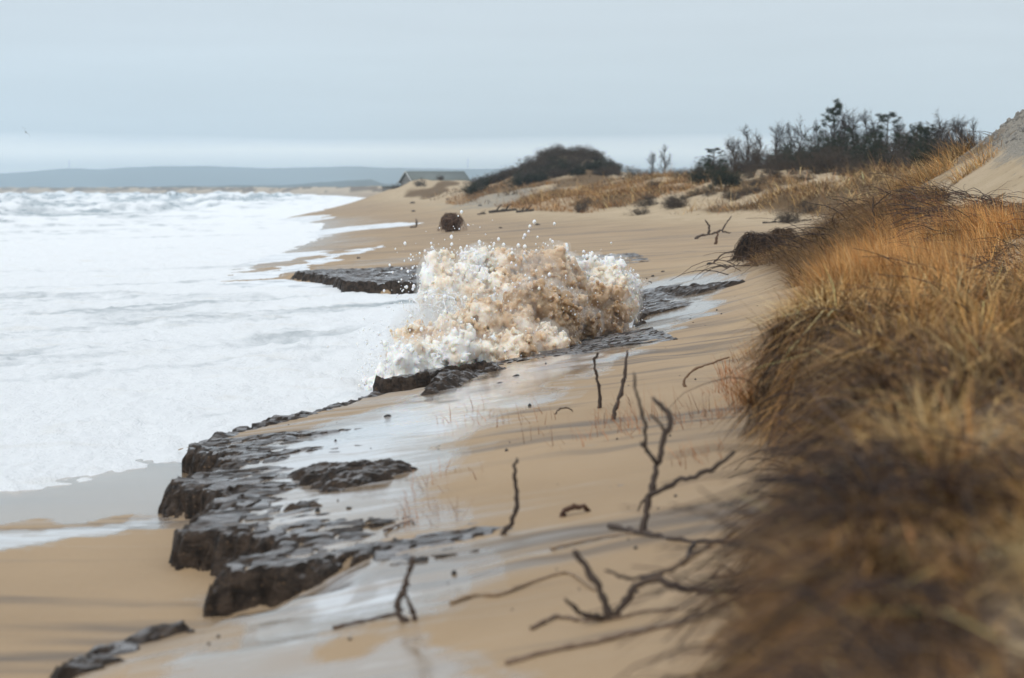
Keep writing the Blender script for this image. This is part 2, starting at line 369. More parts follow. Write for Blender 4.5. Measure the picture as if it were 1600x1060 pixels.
# churned wave
m, t, b = mat('wave_water'); k = NT(t); M['wave'] = m; P = k.pos(); tan_ = k.attr('tan').outputs['Fac']
tf = k.ramp(k.math('ADD', tan_, k.math('MULTIPLY', k.math('SUBTRACT', k.noise(P, 9, 5, .65), .5), .6)), .15, .9)
c = k.mix(k.ramp(tf, 0, .45), (.91, .90, .88), (.88, .79, .67)); c = k.mix(k.ramp(tf, .4, 1), c, (.66, .48, .31)); c = k.mix(k.ramp(tan_, .75, 1.25), c, (.38, .245, .125))
lace = k.math('MULTIPLY', k.ramp(k.noise(P, 24, 5, .7, (1, .7, .8), 0, 1.2), .50, .64), k.ramp(k.noise(P, 5, 3, .6), .38, .62))
c = k.mix(k.math('MULTIPLY', lace, .75), c, (.88, .82, .73)); dk = k.ramp(k.noise(P, 13, 5, .7, (1, .7, .6), 0, .8), .56, .70); c = k.mix(k.math('MULTIPLY', dk, k.math('MULTIPLY', tf, .4)), c, (.32, .205, .105))
k.l(c, b.inputs['Base Color']); b.inputs['Roughness'].default_value = .28; b.inputs['Specular IOR Level'].default_value = .4
b.inputs['Subsurface Weight'].default_value = .8; b.inputs['Subsurface Radius'].default_value = (.08, .06, .04); b.inputs['Subsurface Scale'].default_value = 1
k.bump(k.math('ADD', k.noise(P, 38, 4, .7), k.math('MULTIPLY', k.noise(P, 110, 3, .6), .4)), .6, .015, b)
def flat(name, col, rough=.8, scale=4, var=.25):
    m, t, b = mat(name); k = NT(t); n = k.noise(k.pos(), scale, 5, .6)
    c2 = tuple(x * (1 - var) for x in col); k.l(k.mix(k.ramp(n, .3, .7), col, c2), b.inputs['Base Color']); b.inputs['Roughness'].default_value = rough
    M[name] = m; return m
flat('hill', (.035, .05, .03), .95, .004); flat('far_wood', (.03, .04, .025), .95, .02)
flat('roof', (.17, .19, .175), .8, 3, .2); flat('wall_grey', (.20, .185, .165), .85, 4, .2); flat('trim', (.6, .6, .58), .6); flat('glass', (.03, .035, .04), .15)
flat('stone', (.03, .026, .024), .6, 20, .4); flat('pebble', (.30, .28, .25), .8, 9, .5); flat('bird', (.10, .10, .11), .7)

# ------------------------------------------------------------------ beach and dunes: one sheet to the horizon
def land_grid(y0=9, ratio=1.008, nc=400):
    ys = [-60, -40, -25, -15, -8, -3, 1, 3, 4.5, 6, 7.2, 8.2]; y = y0
    while y < 170: ys.append(y); y *= ratio
    while y < 11000: ys.append(y); y *= 1.028
    ys = np.array(ys)
    u = np.linspace(-1, 1, nc); ext = np.array([1.03, 1.08, 1.16, 1.3, 1.6, 2.2, 3.5, 7, 16]); u = np.concatenate([-ext[::-1], u, ext])
    wd = .25 * np.sqrt(ys ** 2 + 120)
    X = u[None, :] * wd[:, None]; Y = np.repeat(ys[:, None], len(u), 1)
    return X, Y
X, Y = land_grid(); nr, nc = X.shape; x = X.ravel(); y = Y.ravel()
z = ground(x, y); sd, arc = ledge_sd(x, y); q = x - edge_e(y)
def soft_poly(pp, r, seed=1, n=10):
    """share of jittered copies of each ground point that fall inside a patch on the ground"""
    Pg = atpoly(pp); x0, y0 = Pg.min(0); x1, y1 = Pg.max(0); pad = r * 3
    o = np.zeros(x.shape); s = (x > x0 - pad) & (x < x1 + pad) & (y > y0 - pad * 3) & (y < y1 + pad * 3); xs, ys = x[s], y[s]
    rg = np.random.default_rng(seed); a = np.zeros(xs.shape)
    wx = r * vn2(xs / r * .6, ys / r * .25, seed); wy = r * 2 * vn2(xs / r * .6, ys / r * .25, seed + 3)
    for _ in range(n):
        jx, jy = rg.normal(0, r, 2); a += inside(xs + wx + jx, ys + wy + jy * 1.8, Pg)
    o[s] = a / n; return o
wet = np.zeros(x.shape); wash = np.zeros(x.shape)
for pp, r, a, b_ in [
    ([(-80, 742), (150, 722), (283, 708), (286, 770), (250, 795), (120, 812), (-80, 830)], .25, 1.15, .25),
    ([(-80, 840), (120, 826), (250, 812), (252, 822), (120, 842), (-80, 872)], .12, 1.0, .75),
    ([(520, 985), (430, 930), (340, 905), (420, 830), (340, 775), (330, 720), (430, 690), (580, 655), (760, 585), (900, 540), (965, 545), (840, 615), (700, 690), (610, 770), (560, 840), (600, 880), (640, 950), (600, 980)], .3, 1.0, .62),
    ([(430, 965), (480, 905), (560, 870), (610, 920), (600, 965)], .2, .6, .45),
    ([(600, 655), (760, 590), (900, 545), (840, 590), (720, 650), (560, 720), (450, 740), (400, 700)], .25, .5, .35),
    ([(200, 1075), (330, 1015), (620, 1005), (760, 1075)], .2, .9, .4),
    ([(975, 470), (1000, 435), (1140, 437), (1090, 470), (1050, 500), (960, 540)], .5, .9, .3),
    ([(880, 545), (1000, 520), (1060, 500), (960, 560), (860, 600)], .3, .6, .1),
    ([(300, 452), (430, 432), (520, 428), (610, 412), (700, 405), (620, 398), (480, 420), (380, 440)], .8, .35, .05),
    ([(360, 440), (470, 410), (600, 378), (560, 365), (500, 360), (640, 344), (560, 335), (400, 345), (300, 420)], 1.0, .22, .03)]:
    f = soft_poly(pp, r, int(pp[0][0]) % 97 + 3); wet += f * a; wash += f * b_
wet += .36 * np.exp(-np.maximum(x - tab(y, S_T), 0) / tab(y, [(0, 4), (60, 3), (100, 5), (500, 8)])) * (y > 60)
wet += .16 * (q < 0) * (y < 60); wet += .3 * (y < 48) * sst(0, .3, sd) * (1 - sst(.8, 2.6, sd)); wet = np.clip(wet, 0, 1.3) * (q < .3)
dune = np.clip(sst(-2.5, .8, q) * (y < 64) * sst(14, 40, y) * .8 + sst(0, 1, q) + (y >= 64) * sst(-9, 1, q), 0, 1)
gravel = .85 * sst(.27, .5, np.exp(-((x - 14.2) / 4.3) ** 2 - ((y - 50) / 15) ** 2) + .16 * fbm2(x * .6, y * .4, 3, 41)) * .95
gravel += .6 * soft_poly([(640, 322), (760, 300), (880, 292), (960, 300), (800, 322), (700, 330)], 2.0, 45)
thatch = sst(-.05, .12, q) * (1 - sst(.5, .9, q)) * (y < 31) + .9 * cover(x, y) * (q > .3)
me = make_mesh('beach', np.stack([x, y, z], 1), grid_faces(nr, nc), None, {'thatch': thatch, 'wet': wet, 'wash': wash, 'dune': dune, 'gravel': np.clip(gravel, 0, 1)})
tag(link('beach', me, M['sand']), 'tan sand beach with dark streaks rising to pale grassy dunes', 'beach', kind='structure')

# ------------------------------------------------------------------ sea
X, Y = land_grid(11, 1.0095, 330); nr, nc = X.shape; x = X.ravel(); y = Y.ravel()
gz = ground(x, y); u = tab(y, S_T) - x
cove = sst(30, 34, y) * (1 - sst(64, 70, y))
lump = fbm2(x * 1.3, y * .7, 4, 51)
zs = .035 + .075 * lump * sst(0, 2, u + 3) + .045 * np.abs(fbm2(x * 4, y * 2.4, 3, 52)) * 1.6 - .02
zs += .10 * cove * (lump + .3) * np.exp(-((x + 1.2) / 3) ** 2) + .05 * sst(0, 6, u) * fbm2(x * .35, y * .2, 3, 53)
br = sst(6, 26, u) * sst(120, 240, y) * tab(y, [(100, .6), (250, 1.25), (600, 1.6), (1500, 2.0), (8000, 2.2)])
ph = u / tab(y, [(100, 15), (400, 24), (1500, 45)]) + .9 * fbm2(x * .03, y * .012, 3, 55)
rid = np.clip(1 - np.abs(((ph % 1) - .42) * 2.6), 0, 1) ** 1.6
sft = .45 + .9 * np.clip(fbm2(x * .05, y * .016, 3, 57) + .25, 0, 1)
zs += br * (rid * sft * 1.15 + .35 * fbm2(x * .25, y * .08, 4, 56) * sst(0, 1, rid * 2) + .12 * fbm2(x * .5, y * .3, 3, 58))
foam = np.clip(1 - .28 * br * (1 - rid) * sst(.0, .5, rid * 1.0 + .3) - .12 * sst(14, 60, u) * sst(60, 160, y), 0, 1)
foam = np.where(y < 70, 1.0 - .25 * sst(3, 14, u), foam)
foam = foam - .22 * (np.abs(rid - .35) < .22) * br
al = .53 * x + .85 * y; ac = .85 * x - .53 * y
stk_ = fbm2(al * .035, ac * .42, 4, 59, .6); foam = foam - sst(48, 70, y) * .42 * sst(.02, .42, stk_) - .28 * (y < 70) * sst(.05, .5, fbm2(al * .12, ac * .9, 4, 60, .6))
zs = zs + sst(55, 90, y) * sst(2, 9, u) * .22 * fbm2(al * .03, ac * .16, 3, 65)
Q = grid_faces(nr, nc); keep = (zs - gz > -.12)[Q].any(1) & (y[Q].min(1) > 8); Q = Q[keep]
used = np.unique(Q); remap = np.full(len(x), -1); remap[used] = np.arange(len(used))
me = make_mesh('sea', np.stack([x, y, zs], 1)[used], remap[Q], None, {'foam': foam[used]})
tag(link('sea', me, M['sea']), 'white foaming surf running in along the sand', 'sea', kind='structure')

def swash(pp, lift, lbl, r=.12, z_in=None):
    Pg = atpoly(pp); x0, y0 = Pg.min(0); x1, y1 = Pg.max(0); st = max((y1 - y0) / 160, .04); sx = max((x1 - x0) / 200, .02)
    gx, gy = np.meshgrid(np.arange(x0 - 1, x1 + 1, sx), np.arange(y0 - 2, y1 + 2, st)); a, b = gx.ravel(), gy.ravel()
    s_ = (y0 + y1) / 2 / 90
    wx = a + s_ * (.5 * vn2(a / s_ * .8, b / s_ * .5, 61) + .2 * vn2(a / s_ * 2.6, b / s_ * 1.5, 62)); wy = b + s_ * 1.0 * vn2(a / s_ * .9, b / s_ * .4, 63)
    d, _ = seg_dist(wx, wy, np.concatenate([Pg, Pg[:1]])); d = np.where(inside(wx, wy, Pg), d, -d)
    zz = ground(a, b) + lift * np.clip(d / (r * s_ * 3), -1.2, 1) + .012 * s_ * fbm2(a / s_ * 3, b / s_ * 3, 3, 64)
    Qf = grid_faces(*gx.shape); Qf = Qf[(d > -r * s_)[Qf].all(1)]
    us = np.unique(Qf); rm = np.full(len(a), -1); rm[us] = np.arange(len(us))
    tag(link('swash', make_mesh('swash', np.stack([a, b, zz], 1)[us], rm[Qf]), M['swash']), lbl, 'water', kind='structure')
swash([(150, 466), (300, 457), (430, 438), (520, 433), (570, 426), (632, 423), (610, 436), (540, 450), (515, 468), (300, 490)], .05, 'tongue of white foam running up beside the dark far peat shelf')
swash([(300, 440), (400, 428), (470, 412), (540, 394), (592, 384), (594, 387), (548, 397), (505, 410), (460, 424), (380, 438)], .04, 'thin bright foam streak reaching up the sand below the root ball')
swash([(300, 412), (400, 402), (455, 396), (520, 392), (510, 397), (470, 403), (390, 416)], .04, 'short foam finger between two longer foam tongues')
swash([(380, 378), (490, 362), (560, 353), (648, 346), (640, 353), (570, 359), (510, 368), (440, 384)], .05, 'long pale foam tongue reaching toward the small upright stick')
swash([(420, 345), (480, 338), (520, 336), (505, 343), (450, 352)], .06, 'far foam finger lapping over the sand spit')

# ------------------------------------------------------------------ peat ledges
def arc_at(px, py, z=.1):
    p = pz(px, py, z); _, a = seg_dist(np.array([p[0]]), np.array([p[1]]), LEDGE); return float(a[0])
def peat(name, a0, a1, width, label, step=.028, lift=.025, jag=.05, parent=None, fade=1.0):
    k = np.linspace(a0, a1, 80); px = np.interp(k, LEN, LEDGE[:, 0]); py = np.interp(k, LEN, LEDGE[:, 1])
    gx, gy = np.meshgrid(np.arange(px.min() - .2, px.max() + width + .2, step), np.arange(py.min() - .25, py.max() + width + .25, step * 1.2))
    a, b = gx.ravel(), gy.ravel(); sd, arc = ledge_sd(a, b)
    tp = fbm2(a * 1.3, b * 3.2, 4, 71) * .07 + fbm2(a * 6, b * 6, 4, 72) * jag * .8
    endf = np.minimum(sst(-.06, .05, arc - a0 + .03 * vn2(a * 5, b * 5, 73)), sst(-.06, .05, a1 - arc + .03 * vn2(a * 5, b * 5, 74)))
    streak = fbm2(a * .5, b * 2.4, 4, 75)
    ww = width * (.75 + .5 * streak)
    gr = ground(a, b)
    top = np.maximum(zhigh_f(a, b), gr) + lift + tp * (1 - .5 * sst(.1, .4, sd)) - (lift + .07) * sst(.15, 1.2, sd / ww) * fade
    base = zlow_f(a, b) - .18
    face = sst(-.03, .10 + .08 * (vn2(a * 4, b * 4, 76) + 1), sd + .05 * fbm2(a * 9, b * 9, 3, 77))
    zz = base + (top - base) * face * endf
    zz -= .05 * np.clip(1 - np.abs(vn2(a * 7, b * 7, 78)) * 5, 0, 1) * face
    # undercut look: push the lower face inward a little
    Qf = grid_faces(*gx.shape); ok = (sd > -.06) & (zz > gr - .10) & (arc > a0 - .05) & (arc < a1 + .05)
    Qf = Qf[ok[Qf].any(1)]
    us = np.unique(Qf); rm = np.full(len(a), -1); rm[us] = np.arange(len(us))
    xa = a + .03 * vn2(zz * 22, b * 6, 79) * (1 - sst(.1, .25, sd)); yb = b + .03 * vn2(zz * 22, a * 6, 80) * (1 - sst(.1, .25, sd))
    o = link(name, make_mesh(name, np.stack([xa, yb, zz], 1)[us], rm[Qf]), M['peat'])
    return tag(o, label, 'peat ledge', 'eroded peat ledge along the water')
A = arc_at
peat('peat_ledge', A(-40, 1090, .12), A(290, 1009, .15), .8, 'low rounded peat shoulder half buried in wet sand, apart from the blocks', .03, .07, fade=.8)
peat('peat_ledge', A(560, 980, .17), A(380, 922, .12), 1.8, 'wide flat topped peat block with a straight undercut front face', fade=.8)
peat('peat_ledge', A(380, 922, .12), A(324, 830, .085), 1.8, 'lumpy peat block with a pitted face below the wedge block', fade=.75)
peat('peat_ledge', A(324, 830, .085), A(326, 774, .07), 1.9, 'small wedge shaped peat block beside the thin white water film', fade=.75)
peat('peat_ledge', A(326, 774, .07), A(284, 730, .02), 2.4, 'tall peat corner rising from blue wet sand with a ragged face', fade=.75)
peat('peat_ledge', A(284, 730, .02), A(574, 657, .02), .9, 'low flat peat shelf lapped by the foam edge', .035, .02)
peat('peat_ledge', A(660, 634, .2), A(571, 634, .02), .55, 'dark peat finger with a tall pitted end standing in white foam', .026, .13)
peat('peat_ledge', A(571, 634, .02) + .02, A(571, 634, .02) + 9.2, 1.05, 'long dark peat shelf below the breaking wave', .035, .045, fade=.3)
kk = LEN[np.argmin(np.abs(LEDGE - np.array([2.7, 52])).sum(1))]
peat('peat_ledge', kk - 3.5, kk + 9, 1.7, 'dark peat outcrop on wet sand behind the breaking wave', .06, .07, .06)
kk = LEN[np.argmin(np.abs(LEDGE - np.array([-3.0, 69.8])).sum(1))]
peat('peat_ledge', kk - 3.2, kk + 12, 4.2, 'far grey peat shelf between the foam and the bare sand', .09, .10, .12, fade=.6)
# broken hollow on top of the near ledge
def peat_patch(pp, label, step=.03, lift=.05, edge=.35):
    Pg = atpoly(pp); x0, y0 = Pg.min(0) - .2; x1, y1 = Pg.max(0) + .2
    gx, gy = np.meshgrid(np.arange(x0, x1, step), np.arange(y0, y1, step)); a, b = gx.ravel(), gy.ravel()
    wx = a + .12 * fbm2(a * 3, b * 6, 3, 81); wy = b + .25 * fbm2(a * 3, b * 6, 3, 82)
    d, _ = seg_dist(wx, wy, np.concatenate([Pg, Pg[:1]])); d = np.where(inside(wx, wy, Pg), d, -d)
    zz = ground(a, b) - .05 + (lift + .05) * sst(-.02, edge, d) + .13 * fbm2(a * 2.2, b * 5.5, 5, 83, .6) * sst(0, .2, d)
    Qf = grid_faces(*gx.shape); Qf = Qf[(d > -.04)[Qf].all(1)]; us = np.unique(Qf); rm = np.full(len(a), -1); rm[us] = np.arange(len(us))
    o = link('peat_patch', make_mesh('peat_patch', np.stack([a, b, zz], 1)[us], rm[Qf]), M['peat'])
    return tag(o, label, 'peat', 'peat showing through the sand')
peat_patch([(430, 748), (470, 728), (560, 722), (640, 724), (712, 728), (650, 740), (600, 758), (540, 772), (470, 768)], 'large dark broken peat patch on the sand behind the tall peat corner', .025, .05)
peat_patch([(420, 800), (450, 786), (520, 782), (560, 786), (500, 798), (450, 806)], 'narrow peat streak between the wedge block and the broken patch', .03, .06)
peat_patch([(640, 618), (690, 600), (735, 590), (745, 597), (700, 612), (660, 622)], 'dark ridged peat lip on the shelf below the wave', .03, .08)
peat_patch([(760, 600), (800, 585), (850, 578), (820, 590), (780, 603)], 'thin peat streak in white wash near the wave', .03, .04)
peat_patch([(1000, 462), (1050, 452), (1120, 446), (1180, 436), (1130, 452), (1060, 466)], 'long low peat streak on sand beyond the wave', .06, .08)
peat_patch([(960, 512), (985, 502), (1010, 504), (990, 514)], 'small black peat lump at the right foot of the wave', .03, .10, .2)
peat_patch([(640, 690), (700, 664), (740, 664), (690, 684)], 'faint peat stain in the wash above the broken patch', .03, .02) if False else None

# ------------------------------------------------------------------ breaking wave (iso-surface of a churned field)
def surface_nets(F, org, h):
    nx, ny, nz = F.shape; S = F < 0
    cs = np.zeros((nx - 1, ny - 1, nz - 1), np.int8)
    for dx in (0, 1):
        for dy in (0, 1):
            for dz in (0, 1): cs += S[dx:nx - 1 + dx, dy:ny - 1 + dy, dz:nz - 1 + dz]
    act = (cs > 0) & (cs < 8); idx = np.full(act.shape, -1, np.int32); I = np.argwhere(act); idx[act] = np.arange(len(I))
    acc = np.zeros((len(I), 3), np.float32); cnt = np.zeros(len(I), np.float32)
    cor = [(a, b, c) for a in (0, 1) for b in (0, 1) for c in (0, 1)]
    for p in cor:
        for ax in range(3):
            if p[ax]: continue
            q = list(p); q[ax] = 1
            fa = F[I[:, 0] + p[0], I[:, 1] + p[1], I[:, 2] + p[2]]; fb = F[I[:, 0] + q[0], I[:, 1] + q[1], I[:, 2] + q[2]]
            m = (fa < 0) != (fb < 0); t = np.where(m, fa / np.where(m, fa - fb, 1), 0)
            pt = np.tile(np.array(p, np.float32), (len(I), 1)); pt[:, ax] += t; acc += pt * m[:, None]; cnt += m
    V = (I + acc / cnt[:, None]) * h + org
    Qs = []
    for ax in range(3):
        a1, a2 = [(1, 2), (2, 0), (0, 1)][ax]
        s0 = [slice(None)] * 3; s1 = [slice(None)] * 3; s0[ax] = slice(0, -1); s1[ax] = slice(1, None)
        ch = S[tuple(s0)] != S[tuple(s1)]; E = np.argwhere(ch); sgn = S[tuple(s0)][ch]
        ok = (E[:, a1] > 0) & (E[:, a2] > 0) & (E[:, a1] < F.shape[a1] - 1) & (E[:, a2] < F.shape[a2] - 1); E = E[ok]; sgn = sgn[ok]
        def g(o1, o2):
            e = E.copy(); e[:, a1] -= o1; e[:, a2] -= o2; return idx[e[:, 0], e[:, 1], e[:, 2]]
        q = np.stack([g(1, 1), g(0, 1), g(0, 0), g(1, 0)], 1); q[~sgn] = q[~sgn][:, ::-1]; Qs.append(q)
    return V, np.concatenate(Qs), I
# lobes: photo pixel of the centre, distance along the ledge, radii in metres (x, y, z), tan share
LOBES = [(735, 548, 37.2, 1.05, .9, .42, .55), (800, 530, 37.4, .62, .6, .45, .75), (855, 500, 38.6, .40, .6, .50, 1.1), (695, 560, 36.6, .68, .7, .32, .35), (668, 588, 36.0, .5, .7, .18, .0),
         (790, 478, 40.2, .85, .9, .62, .6), (735, 470, 40.0, .60, .8, .52, .38), (830, 450, 40.6, .55, .7, .50, .85), (848, 480, 40.8, .42, .7, .62, 1.2), (752, 430, 40.4, .34, .5, .34, .2),
         (700, 465, 40.2, .28, .6, .40, .25), (845, 425, 40.8, .30, .4, .28, .6), (800, 425, 40.6, .36, .4, .26, .4),
         (918, 475, 43.6, .50, .8, .52, .6), (945, 460, 43.9, .48, .7, .44, .45), (962, 450, 44.2, .34, .6, .38, .2), (905, 440, 43.8, .30, .6, .34, .0), (930, 500, 43.4, .46, .7, .42, 1.25),
         (893, 505, 42.0, .36, .7, .45, 1.35), (880, 470, 42.0, .36, .6, .55, 1.05), (975, 462, 44.4, .22, .5, .30, .15), (884, 446, 42.4, .30, .6, .30, .5)]
lo = np.array([-2.75, 34.4, -.05], np.float32); hi = np.array([2.75, 45.6, 2.25], np.float32); hv = np.array([.018, .03, .018], np.float32)
n_ = np.ceil((hi - lo) / hv).astype(int)
gx = lo[0] + hv[0] * np.arange(n_[0], dtype=np.float32); gy = lo[1] + hv[1] * np.arange(n_[1], dtype=np.float32); gz_ = lo[2] + hv[2] * np.arange(n_[2], dtype=np.float32)
F = np.full(tuple(n_), 9, np.float32); TAN = np.zeros(tuple(n_), np.float32); WS = np.zeros(tuple(n_), np.float32)
for (px, py, d, rx, ry, rz, tn) in LOBES:
    py += 5; px = px - (4 if px > 900 else 0); rx -= .05; ry -= .05; rz -= .05; c = pd(px, py, d); m_ = .55
    sl = []
    for ax, (g_, r_) in enumerate(((gx, rx), (gy, ry), (gz_, rz))):
        i0, i1 = np.searchsorted(g_, [c[ax] - r_ - m_, c[ax] + r_ + m_]); sl.append(slice(i0, i1))
    a = (gx[sl[0]] - c[0])[:, None, None] / rx; b = (gy[sl[1]] - c[1])[None, :, None] / ry; e = (gz_[sl[2]] - c[2])[None, None, :] / rz
    r = np.sqrt(a * a + b * b + e * e); dd = ((r - 1) * min(rx, ry, rz)).astype(np.float32)
    f0 = F[tuple(sl)]; kb = .10; hh = np.clip(.5 + .5 * (f0 - dd) / kb, 0, 1); F[tuple(sl)] = f0 + (dd - f0) * hh - kb * hh * (1 - hh)
    wgt = np.exp(-np.clip(dd, -.4, 3) * 9).astype(np.float32); TAN[tuple(sl)] += wgt * tn; WS[tuple(sl)] += wgt
nb = F < .35; pts = np.argwhere(nb).astype(np.float32) * hv + lo
wq = pts + np.stack([vn3(pts, 1.7, 1), vn3(pts, 1.7, 2), vn3(pts, 1.7, 3)], 1) * np.float32(.16)
b1 = 2.6 * np.abs(vn3(wq, 2.4, 7)) - .75
F[nb] += -.10 * b1 + .06
rb = np.random.default_rng(21)
def blobs(n, r0, r1, kb, out, sub=False, band=.03):
    """press n rounded puffs (or hollows) into the surface of the field"""
    cand = np.argwhere(np.abs(F) < band); cand = cand[rb.integers(0, len(cand), n)]; pc = cand * hv + lo
    w_ = .5 + .5 * vn3(pc.astype(np.float32), 1.6, 15)                 # lively and quiet areas
    R = (r0 + (r1 - r0) * rb.random(n) ** 1.8) * (.6 + .8 * w_)
    g0 = np.array([np.mean([0, 0])])
    for c_, R_ in zip(pc, R):
        c_ = c_ + rb.normal(0, 1, 3) * R_ * out; q_ = R_ + kb * 2
        sl = tuple(slice(max(int((c_[a] - q_ * (1.25 if a == 2 else 1) - lo[a]) / hv[a]), 0), max(int((c_[a] + q_ * (1.25 if a == 2 else 1) - lo[a]) / hv[a]) + 2, 0)) for a in range(3))
        f0 = F[sl]
        if f0.size == 0: continue
        ax_ = [lo[a] + hv[a] * np.arange(sl[a].start, sl[a].start + f0.shape[a]) - c_[a] for a in range(3)]
        d_ = (np.sqrt(ax_[0][:, None, None] ** 2 + ax_[1][None, :, None] ** 2 + (ax_[2][None, None, :] / 1.2) ** 2) - R_).astype(np.float32)
        if sub: d_ = -d_; hh = np.clip(.5 - .5 * (f0 - d_) / kb, 0, 1); F[sl] = f0 + (d_ - f0) * hh + kb * hh * (1 - hh)
        else: hh = np.clip(.5 + .5 * (f0 - d_) / kb, 0, 1); F[sl] = f0 + (d_ - f0) * hh - kb * hh * (1 - hh)
blobs(420, .10, .24, .06, .35); blobs(260, .06, .15, .05, .5, True); blobs(2600, .04, .10, .025, .5); blobs(900, .03, .06, .02, .5, True); blobs(10000, .014, .04, .012, .8)
nb = np.abs(F) < .30; pts = np.argwhere(nb).astype(np.float32) * hv + lo; f = F[nb]
n4 = vn3(pts, 19, 10); n5 = vn3(pts, 33, 11)
f2 = f - .014 * n4 - .008 * n5
# torn strands just outside the body
wq2 = pts + np.stack([vn3(pts, 6, 4), vn3(pts, 6, 5), vn3(pts, 6, 6)], 1) * np.float32(.05)
shell = np.clip((f - .01) / .26, 0, 1); strand = 1 - np.abs(vn3(wq2, 7.5, 12)) * 3.2; strand2 = 1 - np.abs(vn3(wq2, 9, 13)) * 3.2
f3 = .095 - .10 * np.minimum(strand, strand2) + shell * .16; f2 = np.minimum(f2, np.where(f < .26, f3, 9))
F2 = F.copy(); F2[nb] = f2
c1 = vn3(pts, 2.2, 17); c2 = vn3(pts, 5.5, 18)
TAN[nb] = TAN[nb] / np.maximum(WS[nb], 1e-6) + .26 * c1 + .2 * c2 + .06 + .3 * (1 - sst(.35, .9, pts[:, 2])) * (pts[:, 0] > .1)
V, Qs, I = surface_nets(F2, lo + 0 * hv, hv)
# drop tiny islands buried in the shelf
gzv = ground(V[:, 0], V[:, 1]); keepv = V[:, 2] > gzv - .12
Qs = Qs[keepv[Qs].all(1)]; us = np.unique(Qs); rm = np.full(len(V), -1); rm[us] = np.arange(len(us))
tv = TAN[I[:, 0], I[:, 1], I[:, 2]]
tv = tv - .55 * sst(1.55, 2.05, V[:, 2] + .0 * V[:, 0]) * (V[:, 0] > .9)
wave = link('breaking_wave', None); tag(wave, 'sandy brown and white wave bursting against the dark peat shelf', 'wave')
wave.location = (0, 40, 0)
def wlink(name, me): o = link(name, me, M['wave'], wave); o.location = (0, -40, 0); return o
wlink('wave_body', make_mesh('wave_body', V[us], rm[Qs], None, {'tan': tv[us]}))
# fine mist hanging round the burst: a closed hull filled with thin white droplets
hs3 = (slice(None, None, 3),) * 3; Fm = F[hs3].copy(); hm_ = hv * 3
for (px, py, d, rx, ry, rz) in ((672, 520, 38.4, .62, .9, .50), (648, 560, 37.2, .55, .8, .34), (700, 470, 39.6, .5, .8, .5), (930, 440, 44, .5, .7, .5), (800, 425, 40.5, .8, .7, .36)):
    c = pd(px, py, d); mx_ = lo[0] + hm_[0] * np.arange(Fm.shape[0]); my_ = lo[1] + hm_[1] * np.arange(Fm.shape[1]); mz_ = lo[2] + hm_[2] * np.arange(Fm.shape[2])
    rr_ = np.sqrt(((mx_ - c[0])[:, None, None] / rx) ** 2 + ((my_ - c[1])[None, :, None] / ry) ** 2 + ((mz_ - c[2])[None, None, :] / rz) ** 2); Fm = np.minimum(Fm, (rr_ - 1) * min(rx, ry, rz) + .08)
gi = np.argwhere(Fm < 1).astype(np.float32); pm = gi * hm_ + lo; Fm[Fm < 1] += (-.10 * vn3(pm, 3.2, 21) - .07 * vn3(pm, 7, 22)).astype(np.float32)
Fm = Fm - .07; Fm[:, :, 0] = 1; Fm[0] = 1; Fm[-1] = 1; Fm[:, 0] = 1; Fm[:, -1] = 1; Fm[:, :, -1] = 1
Vm, Qm, _ = surface_nets(Fm.astype(np.float32), lo, hm_)
mm = bpy.data.materials.new('spray_mist'); mm.use_nodes = True; t = mm.node_tree; t.nodes.clear(); o_ = t.nodes.new('ShaderNodeOutputMaterial'); pv = t.nodes.new('ShaderNodeVolumePrincipled')
pv.inputs['Color'].default_value = (.97, .95, .92, 1); pv.inputs['Density'].default_value = .8; t.links.new(pv.outputs[0], o_.inputs['Volume'])
om = link('spray_mist', make_mesh('spray_mist', Vm, Qm), mm, wave); om.location = (0, -40, 0); tag(om, kind='stuff')
# droplets and strings of spray
def octa(P, r):
    n = len(P); base = np.array([(1, 0, 0), (-1, 0, 0), (0, 1, 0), (0, -1, 0), (0, 0, 1), (0, 0, -1)], np.float32)
    mid = np.array([(a, b, c) for a in (-1, 1) for b in (-1, 1) for c in (-1, 1)], np.float32) * .62
    b_ = np.concatenate([base, mid]); V = P[:, None, :] + b_[None] * r[:, None, None] * np.array([1, 1, 1.25])
    T = []
    for k_, (sx, sy, sz) in enumerate([(a, b, c) for a in (-1, 1) for b in (-1, 1) for c in (-1, 1)]):
        ix = 0 if sx > 0 else 1; iy = 2 if sy > 0 else 3; iz = 4 if sz > 0 else 5; tri = [(ix, iy, 6 + k_), (iy, iz, 6 + k_), (iz, ix, 6 + k_)]
        if sx * sy * sz < 0: tri = [q[::-1] for q in tri]
        T += tri
    T = np.array(T)[None] + (np.arange(n) * 14)[:, None, None]; return V.reshape(-1, 3), T.reshape(-1, 3)
rg = np.random.default_rng(11); DP = []; DR = []
for px, py, r in [(835, 347, 3), (828, 354, 2.5), (820, 368, 2.6), (818, 372, 2), (826, 362, 2), (779, 374, 2.5), (772, 381, 2.2), (787, 383, 2.8), (810, 384, 3), (765, 386, 2.4), (820, 386, 3.2), (800, 390, 2.2), (698, 416, 3.5), (912, 394, 2.6),
                  (917, 402, 4), (745, 400, 3), (758, 398, 2.5), (700, 408, 2), (838, 392, 2), (868, 396, 2.2), (876, 390, 1.8), (860, 375, 1.8), (955, 380, 1.5), (930, 405, 2)]:
    DP.append(pd(px, py, 40.6)); DR.append(r * 1.1 * 40 / FPX)
top = V[us]; pick = top[(top[:, 2] > 1.0)]; pick = pick[rg.integers(0, len(pick), 420)]
off = rg.normal(0, .10, (420, 3)); off[:, 2] = np.abs(off[:, 2]) * 1.4; DP += list(pick + off); DR += list(rg.gamma(2.0, .0045, 420) + .004)
